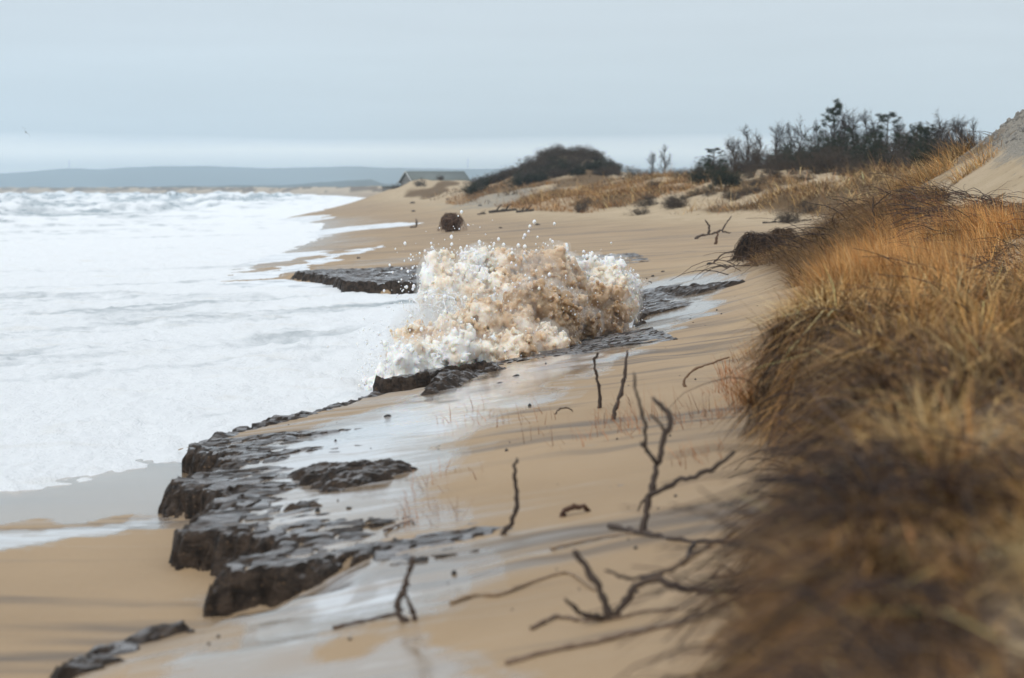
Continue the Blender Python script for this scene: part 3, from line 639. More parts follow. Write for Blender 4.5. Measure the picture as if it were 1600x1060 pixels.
pick = top[(top[:, 0] < -.4)]; pick = pick[rg.integers(0, len(pick), 1500)]; off = rg.normal(0, .26, (1500, 3)) - np.array([.22, 0, -.02])
DP += list(pick + off); DR += list(rg.gamma(1.8, .0045, 1500) + .003)
pick = top[(top[:, 0] > 1.3)]; pick = pick[rg.integers(0, len(pick), 500)]; off = rg.normal(0, .09, (500, 3)) + np.array([.05, 0, 0]); DP += list(pick + off); DR += list(rg.gamma(1.8, .004, 500) + .003)
pick = top[rg.integers(0, len(top), 3500)]; DP += list(pick + rg.normal(0, .05, (3500, 3)) + np.array([0, -.03, .02])); DR += list(rg.gamma(1.6, .0035, 3500) + .003)
DP = np.array(DP); DR = np.array(DR); okd = DP[:, 2] > .1; Vd, Td = octa(DP[okd], DR[okd])
tag(wlink('spray_drops', make_mesh('spray_drops', Vd, None, Td, {'tan': np.full(len(Vd), -.2)})), kind='stuff')
mb = MB()
for _ in range(170):
    c = pd(rg.uniform(640, 735), rg.uniform(470, 570), rg.uniform(37, 40)); a = rg.normal(0, 1, 3); a /= np.linalg.norm(a); a[1] *= .5
    bx_ = np.cross(a, rg.normal(0, 1, 3)); bx_ /= np.linalg.norm(bx_); R = rg.uniform(.05, .2); t0 = rg.uniform(0, 6.3); tl = rg.uniform(1.2, 3.4)
    tt = np.linspace(t0, t0 + tl, 9); pth = c + R * (np.cos(tt)[:, None] * a + np.sin(tt)[:, None] * bx_) + rg.normal(0, .012, (9, 3))
    mb.tube(pth, rg.uniform(.005, .011) * (.5 + np.abs(np.sin(np.arange(9) * rg.uniform(.8, 2)))), 5)
me = mb.mesh('spray_strings'); me.attributes.new('tan', 'FLOAT', 'POINT').data.foreach_set('value', np.full(len(me.vertices), .05, np.float32))
tag(wlink('spray_strings', me), kind='stuff')
# white splash fingers
mb = MB()
for pp, d, r in [([(733, 588), (735, 560), (734, 535), (737, 520), (733, 508)], 36.6, [.09, .045, .05, .075, .03]), ([(700, 570), (694, 545), (690, 525), (686, 518)], 36.8, [.2, .12, .06, .02]),
                 ([(752, 440), (751, 415), (749, 402), (744, 398)], 40.4, [.16, .10, .05, .015]), ([(908, 440), (900, 418), (899, 409), (903, 406)], 43.8, [.2, .10, .07, .03]),
                 ([(955, 440), (958, 425), (962, 418)], 44.2, [.16, .08, .03]), ([(815, 430), (818, 405), (821, 394)], 40.6, [.12, .05, .015]), ([(770, 480), (772, 460), (774, 447)], 39.4, [.06, .03, .012]),
                 ([(712, 600), (706, 575), (704, 560)], 36.3, [.14, .07, .03]), ([(985, 465), (990, 455), (993, 460)], 44.4, [.1, .05, .02]), ([(860, 430), (868, 410), (874, 405)], 40.8, [.14, .06, .02])]:
    q_ = np.array([pd(*p, d) for p in pp]); ts = np.linspace(0, len(q_) - 1, 14); q2 = np.stack([np.interp(ts, np.arange(len(q_)), q_[:, j]) for j in range(3)], 1) + rg.normal(0, .012, (14, 3))
    mb.tube(q2, np.interp(ts, np.arange(len(q_)), r) * (1 + .18 * rg.normal(0, 1, 14)), 9)
me = mb.mesh('splash_fingers'); me.attributes.new('tan', 'FLOAT', 'POINT').data.foreach_set('value', np.full(len(me.vertices), -.1, np.float32))
tag(wlink('splash_fingers', me), kind='stuff')

# ------------------------------------------------------------------ far hills, wood, haze
def ridge(name, pts, d, depth, matn, label, amp, fx):
    """pts: photo pixel -> skyline row, standing at distance d"""
    a = np.array(pts, float); pxs = np.linspace(a[0, 0], a[-1, 0], 420); top = np.interp(pxs, a[:, 0], a[:, 1])
    X0 = (pxs - 800) / FPX * d; Zt = CAM_H + (HZ - top) / FPX * d
    Zt = Zt + amp * fbm2(X0 * fx, X0 * 0, 4, 91) + amp * .25 * vn2(X0 * fx * 14, X0 * 0, 92)
    rows = np.linspace(0, 1, 16); V = []
    for r in rows:
        h_ = np.sin(pi * min(r * .9 + .02, 1)) ** .8; V.append(np.stack([X0 * (1 + r * depth / d * .1), np.full_like(X0, d + r * depth - depth * .5), -1 + (Zt + 1) * h_ + amp * .4 * fbm2(X0 * fx * 3, X0 * 0 + r * 5, 3, 93) * h_ * (1 - h_)], 1))
    tag(link(name, make_mesh(name, np.concatenate(V), grid_faces(16, 420)), M[matn]), label, 'hill', kind='structure')
ridge('hills', [(-700, 268), (-200, 270), (0, 271), (60, 268), (100, 264.5), (125, 264), (160, 266), (210, 262), (260, 259.5), (330, 260), (420, 263.5), (480, 262), (560, 260.5), (600, 263), (640, 264), (720, 264), (980, 264), (1080, 262), (1300, 266), (2300, 270)], 7600, 1500, 'hill', 'long low blue hills beyond the bay', 3.0, .004)
ridge('far_shore', [(150, 297), (230, 294), (300, 291), (400, 290), (480, 288), (520, 285), (545, 282), (580, 281), (600, 288), (650, 290), (900, 292), (1200, 290), (1900, 288)], 3300, 500, 'far_wood', 'low dark wooded shore in front of the hills', 1.5, .02)
mb = MB(); mb.box(-15000, 15000, -400, 10500, -4.5, 112)
hz = link('haze', mb.mesh('haze', False))
m = bpy.data.materials.new('haze'); m.use_nodes = True; t = m.node_tree; t.nodes.clear(); o_ = t.nodes.new('ShaderNodeOutputMaterial'); pv = t.nodes.new('ShaderNodeVolumePrincipled')
pv.inputs['Color'].default_value = (.70, .87, 1, 1); pv.inputs['Density'].default_value = .0002; pv.inputs['Anisotropy'].default_value = 0; t.links.new(pv.outputs[0], o_.inputs['Volume'])
hz.data.materials.append(m); tag(hz, 'pale sea haze softening the far shore', 'haze', kind='stuff')

# ------------------------------------------------------------------ grass
def blades(P, head, L, lean, droop, wid, col, seg=2, rg=rng):
    n = len(P); t = np.linspace(0, 1, seg + 1)[None, :]
    hz_ = L[:, None] * (np.sin(lean)[:, None] * t + droop[:, None] * .6 * t ** 2); vt = L[:, None] * (np.cos(lean)[:, None] * t - droop[:, None] * .75 * t ** 2)
    hx, hy = np.cos(head), np.sin(head)
    cx = P[:, 0:1] + hx[:, None] * hz_; cy_ = P[:, 1:2] + hy[:, None] * hz_; cz = P[:, 2:3] + vt
    a = head + pi / 2 + rg.normal(0, .7, n); sx, sy = np.cos(a), np.sin(a); w_ = wid[:, None] * (1 - t) ** .6 * .5 + .0006
    V = np.stack([np.stack([cx - sx[:, None] * w_, cy_ - sy[:, None] * w_, cz], -1), np.stack([cx + sx[:, None] * w_, cy_ + sy[:, None] * w_, cz], -1)], 2)
    V = V.reshape(n, (seg + 1) * 2, 3); o = np.arange(n)[:, None, None] * (seg + 1) * 2
    f = np.array([(2 * i, 2 * i + 1, 2 * i + 3, 2 * i + 2) for i in range(seg)])[None]
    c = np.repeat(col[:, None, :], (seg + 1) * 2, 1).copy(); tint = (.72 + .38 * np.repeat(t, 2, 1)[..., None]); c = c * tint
    return V.reshape(-1, 3), (o + f).reshape(-1, 4), c.reshape(-1, 3)
def scatter(n, y0, y1, q0, q1, dens, power=1.0, seed=1):
    """points on the ground between two distances, q = metres inland of the bank edge"""
    rg = np.random.default_rng(seed); R = []; tot = 0
    while tot < n:
        m_ = n * 2; v = rg.random(m_); y = (y0 ** (1 - power) + v * (y1 ** (1 - power) - y0 ** (1 - power))) ** (1 / (1 - power)) if power != 1 else y0 * (y1 / y0) ** v
        x = edge_e(y) + q0 + rg.random(m_) * (q1 - q0); vis = np.abs(x) < .25 * y + 1.2
        k_ = (rg.random(m_) < dens(x, y)) & vis; R.append(np.stack([x[k_], y[k_]], 1)); tot += int(k_.sum())
    R = np.concatenate(R)[:n]; return np.concatenate([R, ground(R[:, 0], R[:, 1])[:, None]], 1)
def pal(n, cols, rg, v=.2):
    c = np.array(cols)[rg.integers(0, len(cols), n)]; return np.clip(c * (1 + rg.normal(0, v, (n, 1))), .004, .9)
STRAW = [(.52, .34, .14), (.42, .265, .10), (.60, .43, .21), (.34, .20, .075), (.24, .135, .05)]
ORANGE = [(.58, .285, .085), (.66, .35, .12), (.50, .225, .06), (.40, .18, .06), (.62, .40, .18)]
DARK = [(.12, .06, .024), (.18, .09, .032), (.05, .032, .022), (.26, .14, .048), (.07, .044, .032)]
def grass(P, lbl, cols, Lr, lean, droop, wid, head=None, seed=1, seg=2, spread=3.2, clump=.35, base_off=0, cat='grass', nm='beach_grass', tuft=0):
    rg = np.random.default_rng(seed); n = len(P)
    h0 = 3.1 + 1.6 * fbm2(P[:, 0] * clump * 2.2, P[:, 1] * clump * 1.5, 2, seed + 111)      # neighbours lean the same way
    hd = (h0 if head is None else head + .5 * (h0 - 3.1)) + rg.normal(0, spread * .3, n)
    L = rg.uniform(*Lr, n) * (.75 + .5 * (fbm2(P[:, 0] * 1.3, P[:, 1] * .9, 2, seed + 113) + .5))
    P = P.copy(); P[:, 2] += base_off - .02
    tone = 1 + .9 * fbm2(P[:, 0] * 1.1, P[:, 1] * .7, 3, seed + 115)
    if tuft:
        tf_ = fbm2(P[:, 0] * 2.6, P[:, 1] * 1.7, 2, 211); t2 = vn2(P[:, 0] * 6, P[:, 1] * 4, seed + 117)
        L = L * (np.clip(1 + 1.1 * tf_, .4, 1.5) if tuft in (1, 3) else np.clip(1 + .5 * t2, .5, 1.2)) * np.interp(P[:, 1], [4, 11], [.5, 1]); P[:, 2] += .12 * np.clip(tf_, 0, 1); tone = tone * np.clip(1 + (1.5 if tuft == 1 else .7) * tf_ + .7 * t2, .25, 2.4 if tuft == 1 else 1.6)
        hd = hd + 2.2 * vn2(P[:, 0] * 3.1, P[:, 1] * 2.1, seed + 119)
    c = (cols if isinstance(cols, np.ndarray) else pal(n, cols, rg)) * np.clip(tone, .35, 2)[:, None]
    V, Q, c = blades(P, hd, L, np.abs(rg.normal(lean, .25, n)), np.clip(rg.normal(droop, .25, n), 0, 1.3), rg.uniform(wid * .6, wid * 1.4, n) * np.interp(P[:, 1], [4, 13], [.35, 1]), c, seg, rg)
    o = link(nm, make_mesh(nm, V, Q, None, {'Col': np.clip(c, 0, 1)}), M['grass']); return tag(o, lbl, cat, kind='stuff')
darkz = lambda x, y: (1 - sst(15, 19, y + 2 * vn2(x * .8, y * .5, 7))) * (1 - sst(1.0, 2.0, x - edge_e(y) + .5 * vn2(x * 1.1, y * .7, 9)))
near_cover = lambda x, y: cover(x, y) * (.35 + .65 * sst(-.35, .3, fbm2(x * .8, y * .5, 3, 121)))
orange_zone = lambda x, y: cover(x, y) * (x < np.interp(y, [30, 38, 52], [9.2, 8.2, 8.0])) * sst(19.5, 25, y + 1.5 * vn2(x, y, 5)) * (1 - sst(46, 52, y)) * np.clip(.9 - .10 * (x - edge_e(y) - 3), .15, 1)
grass(scatter(62000, 19, 52, -.25, 7.5, orange_zone, 1.3, 1), 'fine orange gold grass standing along the dune bank', ORANGE, (.38, .72), .45, .35, .0065, seed=3)
grass(scatter(16000, 19, 52, 1.5, 8, orange_zone, 1.3, 12), 'straw coloured tufts mixed through the orange grass', STRAW, (.35, .7), .6, .6, .008, seed=4)
grass(scatter(40000, 4.2, 27, .15, 6.5, lambda x, y: near_cover(x, y) * (1 - .93 * darkz(x, y)), 1.2, 2), 'matted straw grass covering the top of the eroded bank', STRAW, (.22, .5), .75, .75, .008, seed=5, tuft=1)
grass(scatter(40000, 4.2, 24, .1, 5, lambda x, y: near_cover(x, y) * np.clip(sst(0, .35, fbm2(x * .6, y * .4, 3, 131)) * .5 + .5 * (1 - sst(.3, .9, x - edge_e(y))) + darkz(x, y), 0, 1), 1.3, 22), 'dark brown dead stems tangled in the near bank grass', DARK, (.2, .45), .75, .7, .008, tuft=2, seed=6, cat='dead stems', nm='dead_stems')
grass(scatter(6500, 4.2, 24, .1, 5, near_cover, 1.25, 23), 'thick rusty broken stalks scattered through the near bank', [(.26, .12, .045), (.34, .175, .06), (.16, .08, .035), (.05, .035, .028), (.10, .055, .03)], (.18, .45), .9, .6, .014, seed=13, spread=7, tuft=3, cat='stalks', nm='broken_stalks')
def tussocks(n, nbl, y0, y1, q0, q1, cols, lbl, seed, Lr):
    rg = np.random.default_rng(seed); Cn = scatter(n, y0, y1, q0, q1, lambda x, y: np.clip(near_cover(x, y) + .15, 0, 1) * (1 - .88 * darkz(x, y)) * sst(6, 13, y + 2 * (x - edge_e(y))), 1.25, seed)
    a = rg.uniform(0, 2 * pi, (n, nbl)); rr = np.abs(rg.normal(0, .05, (n, nbl))) * rg.uniform(.6, 1.8, (n, 1))
    P_ = np.stack([Cn[:, 0:1] + rr * np.cos(a), Cn[:, 1:2] + rr * np.sin(a), np.repeat(Cn[:, 2:3] + .05, nbl, 1)], -1).reshape(-1, 3)
    tc_ = pal(n, cols, rg, .3)[:, None, :] * rg.uniform(.55, 1.35, (n, nbl, 1)); L_ = np.repeat(rg.uniform(.6, 1.3, (n, 1)), nbl, 1).ravel()
    V, Q, c = blades(P_, a.ravel() + rg.normal(0, .3, n * nbl), rg.uniform(*Lr, n * nbl) * L_ * np.interp(P_[:, 1], [4, 11], [.55, 1]), np.abs(rg.normal(.55, .3, n * nbl)), np.clip(rg.normal(.65, .3, n * nbl), 0, 1.3), rg.uniform(.005, .012, n * nbl) * np.interp(P_[:, 1], [4, 13], [.5, 1]), np.clip(tc_.reshape(-1, 3), 0, 1), 3, rg)
    tag(link('grass_tussocks', make_mesh('grass_tussocks', V, Q, None, {'Col': np.clip(c, 0, 1)}), M['grass']), lbl, 'grass', kind='stuff')
tussocks(420, 75, 5, 27, .1, 5, STRAW + [(.36, .18, .06), (.26, .13, .045), (.14, .075, .03), (.46, .25, .08)], 'rust and straw tussocks standing out of the near bank', 24, (.28, .55))
# grass and roots hanging over the scarp
hang = scatter(30000, 4.2, 31, .12, .62, lambda x, y: .5 + .5 * sst(-.3, .2, vn2(y * 1.4, x * 0, 141)), 1.2, 31); hang[:, 2] += .02
grass(hang, 'dark roots and dead grass hanging over the sandy scarp', DARK + STRAW[4:], (.25, .6), 2.3, .1, .009, head=3.3, seed=7, seg=3, base_off=.08, tuft=2, nm='hanging_roots', cat='roots')
grass(scatter(15000, 46, 64, -.6, 4.0, lambda x, y: (.35 + .65 * sst(-.2, .2, fbm2(x * .5, y * .3, 2, 151))) * (x < 8.6 + .5 * vn2(x, y, 8)), 1, 41), 'brown matted grass ridge running up to the big dune', DARK[:4] + STRAW[3:] + [(.30, .17, .06)], (.4, .85), .8, .7, .011, seed=8)
far_c = lambda x, y: cover(x, y) * (.25 + .75 * sst(-.1, .25, fbm2(x * .35, y * .16, 3, 161)))
grass(scatter(42000, 72, 215, .3, 26, far_c, .9, 51), 'tan tussocky grass over the low dunes behind the beach', STRAW + [(.34, .18, .07), (.20, .11, .055), (.26, .14, .07)], (.45, .95), .6, .6, .026, seed=9, tuft=3)
grass(scatter(9000, 150, 260, -.6, 10, lambda x, y: sst(.0, .3, fbm2(x * .12, y * .03, 3, 171)), .8, 52), 'rusty low grass strip at the foot of the far dunes', [(.36, .18, .06), (.42, .24, .09), (.30, .16, .07)], (.4, .7), .6, .5, .035, seed=10)
grass(scatter(9000, 215, 470, 0, 40, lambda x, y: sst(-.05, .25, fbm2(x * .08, y * .03, 3, 181)), .8, 53), 'brown scrubby grass on the dunes below the house', [(.20, .12, .06), (.28, .17, .08), (.12, .08, .05), (.34, .25, .14)], (.5, .9), .6, .5, .06, seed=11)
def crest(x, y):
    gm = np.exp(-((x - 14.2) / 4.3) ** 2 - ((y - 50) / 15) ** 2); return sst(.16, .26, gm) * (1 - sst(.28, .46, gm)) * (y > 50) * sst(.0, .3, fbm2(x * .9, y * .5, 2, 191) + .12)
grass(scatter(4500, 46, 66, 1.5, 8.5, crest, 1, 54), 'straw tufts along the crest and flank of the big dune', STRAW + ORANGE[:2], (.35, .75), .6, .55, .011, seed=12)
# thin rusty stems on the open sand
def field_stems(polys, n, lbl, seed):
    rg = np.random.default_rng(seed); R = []
    for pp in polys:
        Pg = atpoly(pp); lo_, hi_ = Pg.min(0), Pg.max(0); m_ = 0
        while m_ < n:
            c = lo_ + rg.random((n * 4, 2)) * (hi_ - lo_); c = c[inside(c[:, 0], c[:, 1], Pg)]; c = c[vn2(c[:, 0] * 1.8, c[:, 1] * 1.2, seed) > .0]; R.append(c[:n]); m_ += len(c)
            if len(c) == 0: break
    R = np.concatenate(R); R = R[rg.permutation(len(R))[:n * len(polys)]]; P = np.concatenate([R, ground(R[:, 0], R[:, 1])[:, None]], 1)
    grass(P, lbl, [(.40, .17, .07), (.48, .22, .10), (.34, .15, .07)], (.10, .30), .35, .3, .0045, seed=seed, cat='grass stems', nm='sparse_stems')
field_stems([[(680, 660), (760, 630), (860, 640), (900, 690), (860, 760), (760, 760), (690, 740)], [(600, 770), (700, 740), (720, 820), (620, 830)]], 70, 'sparse rusty grass stems on open sand around the upright stick', 61)
field_stems([[(1030, 700), (1060, 640), (1130, 600), (1160, 640), (1130, 720), (1060, 740)], [(900, 650), (1000, 620), (1060, 640), (1000, 690), (900, 700)], [(870, 770), (990, 745), (1000, 790), (890, 805)]], 110, 'rusty orange wisps of grass at the foot of the bank', 62)
field_stems([[(1180, 520), (1270, 440), (1300, 430), (1290, 520), (1200, 580)], [(1120, 580), (1180, 540), (1200, 600), (1140, 640)]], 420, 'thin orange wisps on the sand beside the orange grass', 63)

# ------------------------------------------------------------------ twigs and branches
BARK = (.075, .056, .046); BARK2 = (.10, .075, .058)
def jitter_path(Pts, n, rg, amp):
    q_ = np.asarray(Pts, float); d = np.concatenate([[0], np.cumsum(np.linalg.norm(np.diff(q_, axis=0), axis=1))]); ts = np.linspace(0, d[-1], n)
    r_ = np.stack([np.interp(ts, d, q_[:, j]) for j in range(3)], 1)
    for _ in range(2): r_[1:-1] = (r_[:-2] + 2 * r_[1:-1] + r_[2:]) / 4
    nz_ = rg.normal(0, amp, (n, 3)); nz_[0] *= .2; return r_ + nz_
def branch(lbl, stems, cat='branch', nm='dead_branch', depth_w=.15, group=None, seed=1, col=BARK):
    """stems: list of (pixels, width in photo pixels, lying?); the first pixel of stem 1 stands on the sand"""
    rg = np.random.default_rng(seed); b0 = at(*stems[0][0][0]); root = link(nm, None, loc=b0); tag(root, lbl, cat, group)
    for i, (pp, wpx, lying) in enumerate(stems):
        if lying: q_ = [at(*p) + np.array([0, 0, .012]) for p in pp]
        else:
            dr = rg.uniform(-1, 1) * depth_w
            q_ = [pd(px, py, b0[1] + dr * (j / max(len(pp) - 1, 1)) * (1 if i else .6)) for j, (px, py) in enumerate(pp)]
            if i == 0: q_ = [q_[0] - np.array([0, 0, .12])] + q_
        d_ = np.mean([p[1] for p in q_]); r0 = wpx * (.52 if d_ < 30 else .52) * d_ / FPX; n = max(10, len(pp) * 5)
        pth = jitter_path(q_, n, rg, r0 * .28); tp = np.linspace(1, .62 if wpx > 5 else .5, n) * (1 + .16 * rg.normal(0, 1, n)); tp[-1] *= .6
        mb = MB(); mb.tube(pth - b0, r0 * tp, 7, np.array(col) * rg.uniform(.8, 1.3)); link('stem' if i == 0 else 'side_branch', mb.mesh('stem'), M['wood'], root)
    return root
branch('crooked dark stick standing alone upright among sparse rusty stems', [([(783, 836), (802, 815), (809, 780), (803, 750), (807, 714)], 9, 0)], seed=2)
branch('thin hooked twig standing beside a straighter taller twig', [([(937, 638), (937, 610), (930, 580), (928, 562), (936, 550)], 6, 0)], seed=3)
branch('straight slanting twig standing beside a thin hooked twig', [([(957, 656), (968, 622), (977, 585), (980, 548)], 7.5, 0)], seed=4)
branch('tall forked dead branch with curled tip in front of the bank', [([(1003, 836), (1012, 790), (1022, 745), (1034, 695), (1048, 662), (1044, 640), (1020, 624)], 12, 0), ([(1024, 722), (1010, 702), (998, 690)], 7, 0), ([(1008, 700), (1007, 655), (994, 615), (990, 582)], 6, 0),
        ([(1014, 775), (1058, 752), (1105, 738), (1150, 705)], 10, 0), ([(1016, 770), (1003, 785), (996, 800)], 5, 0), ([(1038, 672), (1025, 655), (1015, 648)], 5, 0)], seed=5)
branch('short two legged dead stick standing near the peat blocks', [([(634, 972), (616, 946), (631, 928), (640, 895), (646, 870)], 13, 0), ([(650, 966), (640, 945), (630, 925)], 8, 0)], seed=6)
branch('wide V shaped dead branch half buried in the sand', [([(958, 968), (940, 925), (915, 885), (893, 860)], 15, 0), ([(962, 962), (988, 925), (1016, 900), (1062, 918), (1120, 926), (1190, 905)], 13, 0), ([(1016, 900), (1060, 884), (1110, 850), (1150, 846)], 9, 0), ([(958, 966), (912, 962), (880, 935)], 9, 0), ([(1016, 900), (980, 905), (945, 890)], 7, 0)], seed=7)
branch('long dead branch lying on the sand toward the bank', [([(953, 824), (990, 834), (1060, 846), (1130, 850), (1190, 838)], 9, 1), ([(1085, 850), (1075, 870), (1068, 885)], 7, 1), ([(1130, 848), (1150, 830), (1175, 825)], 6, 1)], seed=8)
branch('small arched dead root poking out of the sand', [([(877, 808), (884, 796), (900, 791), (915, 793), (922, 800)], 10, 0)], seed=9, col=(.09, .05, .035))
branch('pale half buried root snaking across the near sand', [([(705, 945), (745, 930), (780, 934), (830, 912), (880, 895), (895, 898), (930, 925)], 7, 1)], seed=10, col=(.25, .18, .12))
branch('thin pale root lying on sand behind the V shaped branch', [([(860, 860), (900, 850), (950, 840), (990, 836)], 5, 1)], seed=11, col=(.26, .19, .13))
branch('thin buried root line on the wet sand by the stick', [([(520, 984), (560, 975), (590, 968), (630, 958)], 6, 1)], seed=12, col=(.12, .08, .06))
branch('tiny arched twig on sand near the two standing twigs', [([(866, 648), (874, 639), (886, 637), (895, 643)], 4, 0)], seed=13, col=BARK2)
branch('thin pale arched stem reaching from the bank to the sand', [([(1068, 605), (1070, 590), (1084, 578), (1115, 566), (1140, 558)], 5, 0)], seed=14, col=(.22, .14, .09))
branch('faint curved root on the wash beside the peat', [([(600, 832), (625, 822), (643, 815), (648, 822)], 4, 1)], seed=15, col=(.14, .10, .08))
branch('long low dead root across the near sand to the bank', [([(790, 1040), (860, 1020), (940, 1005), (1020, 985), (1100, 970)], 9, 1), ([(830, 985), (870, 965), (930, 975), (1000, 960), (1060, 955)], 7, 1)], seed=16, col=(.22, .155, .11))
branch('small upright stick on far sand by the foam tongue', [([(648, 356), (652, 350), (650, 342)], 4, 0), ([(648, 355), (640, 356)], 3, 0)], seed=17)
branch('short leaning stake on sand left of the root clump', [([(1118, 382), (1120, 372), (1121, 363)], 5, 0)], seed=18, col=(.09, .05, .03))
branch('spiky dead branch lying on sand near the root clump', [([(1085, 374), (1096, 368), (1110, 366), (1128, 360), (1142, 338)], 4, 0), ([(1108, 366), (1108, 352), (1102, 344)], 4, 0), ([(1128, 362), (1142, 364)], 3, 0)], seed=19)
branch('bent bare stem standing in the orange grass', [([(1364, 382), (1366, 345), (1364, 318), (1366, 308)], 5, 0), ([(1366, 322), (1380, 310), (1392, 300)], 2.5, 0)], seed=20, col=(.07, .045, .03))
branch('long thin root trailing from the root clump onto sand', [([(1113, 412), (1128, 398), (1145, 392), (1160, 398)], 3, 0), ([(1130, 412), (1150, 402), (1165, 392)], 3, 0)], seed=21)
def tangle(lbl, y0, y1, q0, q1, n, Lr, r, seed, col, zup=.05, nm='dead_twigs', lean_l=.6):
    rg = np.random.default_rng(seed); P = scatter(n, y0, y1, q0, q1, lambda x, y: np.clip(.35 + 1.2 * vn2(x * .7, y * .5, seed), .02, 1) * ((x < 8.6) | (y > 62)), 1.1, seed); mb = MB()
    for p in P:
        L = rg.uniform(*Lr); hd = rg.uniform(0, 2 * pi) if rg.random() > lean_l else rg.normal(3.3, .6); up = rg.uniform(.1, .9); t = np.linspace(0, 1, 6)
        dx, dy = math.cos(hd), math.sin(hd); bend = rg.normal(0, .4)
        pth = np.stack([p[0] + L * (dx * t - dy * bend * t ** 2), p[1] + L * (dy * t + dx * bend * t ** 2), p[2] + zup + L * (up * t - rg.uniform(.3, .9) * t ** 2)], 1) + rg.normal(0, .012, (6, 3))
        mb.tube(pth, rg.uniform(.6, 1.4) * r * np.linspace(1, .4, 6), 4, np.array(col[rg.integers(0, len(col))]) * rg.uniform(.7, 1.3), cap=False)
    tag(link(nm, mb.mesh(nm), M['wood']), lbl, 'twigs', kind='stuff')
TW = [(.05, .036, .032), (.08, .05, .038), (.035, .027, .026), (.11, .075, .055)]
tangle('dark tangled twigs sprawling over the near bank', 5, 22, .2, 4.5, 1100, (.3, .8), .0055, 71, TW)
tangle('dark dead roots spilling from the bank onto the sand', 8, 18, -.1, .3, 90, (.3, .6), .006, 72, TW, lean_l=.8)
tangle('purple brown twigs rising through the grass on the bank', 20, 36, 1.3, 6, 420, (.5, 1.0), .006, 73, TW + [(.12, .055, .04)], .1)
tangle('bare dark twigs over the top of the orange grass', 36, 52, 1.6, 5, 380, (.5, 1.1), .007, 74, TW + [(.13, .06, .04)], .2)
tangle('dead twigs lying along the sandy ridge behind the root clump', 54, 72, -1.5, 6, 300, (.6, 1.4), .010, 75, TW)

def root_ball(px, py, wpx, hpx, lbl, n, seed, cols, r=.02, droop=0, nm='root_ball'):
    rg = np.random.default_rng(seed); b = at(px, py); s_ = b[1] / FPX; rx, rz = wpx * s_ / 2, hpx * s_ / 2; root = link(nm, None, loc=b); tag(root, lbl, 'roots'); mb = MB()
    for i in range(n):
        a = rg.normal(0, 1, 3); a /= np.linalg.norm(a); bx_ = np.cross(a, rg.normal(0, 1, 3)); bx_ /= np.linalg.norm(bx_); t = np.linspace(rg.uniform(0, 6), 0, 2)[0] + np.linspace(0, rg.uniform(1.2, 3.6), 9)
        R = rg.uniform(.55, 1.05) if rg.random() < .7 else rg.uniform(.2, .6); p = R * (np.cos(t)[:, None] * a + np.sin(t)[:, None] * bx_) + rg.normal(0, .04, (9, 3)); p = p * np.array([rx, rx * .9, rz]) + np.array([0, 0, rz * .88])
        p[:, 2] = np.maximum(p[:, 2], -.03); mb.tube(p, rg.uniform(.4, 1.2) * r, 4, np.array(cols[rg.integers(0, len(cols))]) * rg.uniform(.7, 1.3), cap=False)
    o = link('root_mass', mb.mesh('root_mass'), M['wood'], root)
    if droop:
        mb = MB()
        for i in range(droop):
            t = np.linspace(0, 1, 7); a = rg.uniform(0, 2 * pi); rr = rg.uniform(.75, 1.25); h0 = rg.uniform(.9, 1.9)
            p = np.stack([math.cos(a) * rx * (.25 + rr * t ** .7 * .95), math.sin(a) * rx * .8 * (.25 + rr * t ** .7), rz * h0 * (1 - t ** 1.8) + .25 * rz * np.sin(t * pi)], 1) + rg.normal(0, .02, (7, 3))
            mb.tube(p, r * .5 * np.linspace(1, .5, 7), 4, np.array(cols[rg.integers(0, len(cols))]) * rg.uniform(.6, 1.4), cap=False)
        link('hanging_roots', mb.mesh('hanging_roots'), M['wood'], root)
    return root
root_ball(706, 362, 36, 30, 'round brown tangled root ball alone on the open sand', 110, 81, [(.13, .075, .048), (.17, .10, .065), (.08, .05, .036)], .03, 60)
root_ball(1182, 408, 58, 46, 'shaggy dark root clump fallen at the end of the ridge', 300, 82, [(.045, .03, .024), (.075, .045, .03), (.03, .022, .02), (.13, .08, .045)], .011, 420, 'root_clump')
root_ball(1222, 396, 50, 40, 'brown matted root clump slumped beside the shaggy clump', 220, 83, [(.11, .065, .035), (.16, .095, .05), (.06, .04, .028)], .010, 320, 'root_clump')

# ------------------------------------------------------------------ trees and shrubs
def grow(mb, p, d, L, r, lev, rg, cfg, tips):
    n = 5; d = d / np.linalg.norm(d); P_ = [p]; dd = d.copy()
    for i in range(n - 1):
        dd = dd + rg.normal(0, cfg['wob'], 3) + np.array([cfg.get('wind', 0), 0, cfg['up']]); dd /= np.linalg.norm(dd); P_.append(P_[-1] + dd * L / (n - 1))
    P_ = np.array(P_); mb.tube(P_, np.linspace(r, r * .55, n), 5 if lev < 2 else 3, np.array(cfg['col']) * rg.uniform(.8, 1.25), cap=False)
    if lev >= cfg['lev']: tips.append((P_[-1], dd)); return
    for k_ in range(cfg['kids'][lev]):
        t = rg.uniform(cfg['t0'][lev], 1); j = min(int(t * (n - 1)), n - 2); b = P_[j] + (P_[j + 1] - P_[j]) * (t * (n - 1) - j)
        a = rg.normal(0, 1, 3); a -= a.dot(dd) * dd; a /= np.linalg.norm(a); ang = rg.uniform(*cfg['ang'])
        grow(mb, b, dd * math.cos(ang) + a * math.sin(ang), L * rg.uniform(.42, .72), r * rg.uniform(.38, .55), lev + 1, rg, cfg, tips)
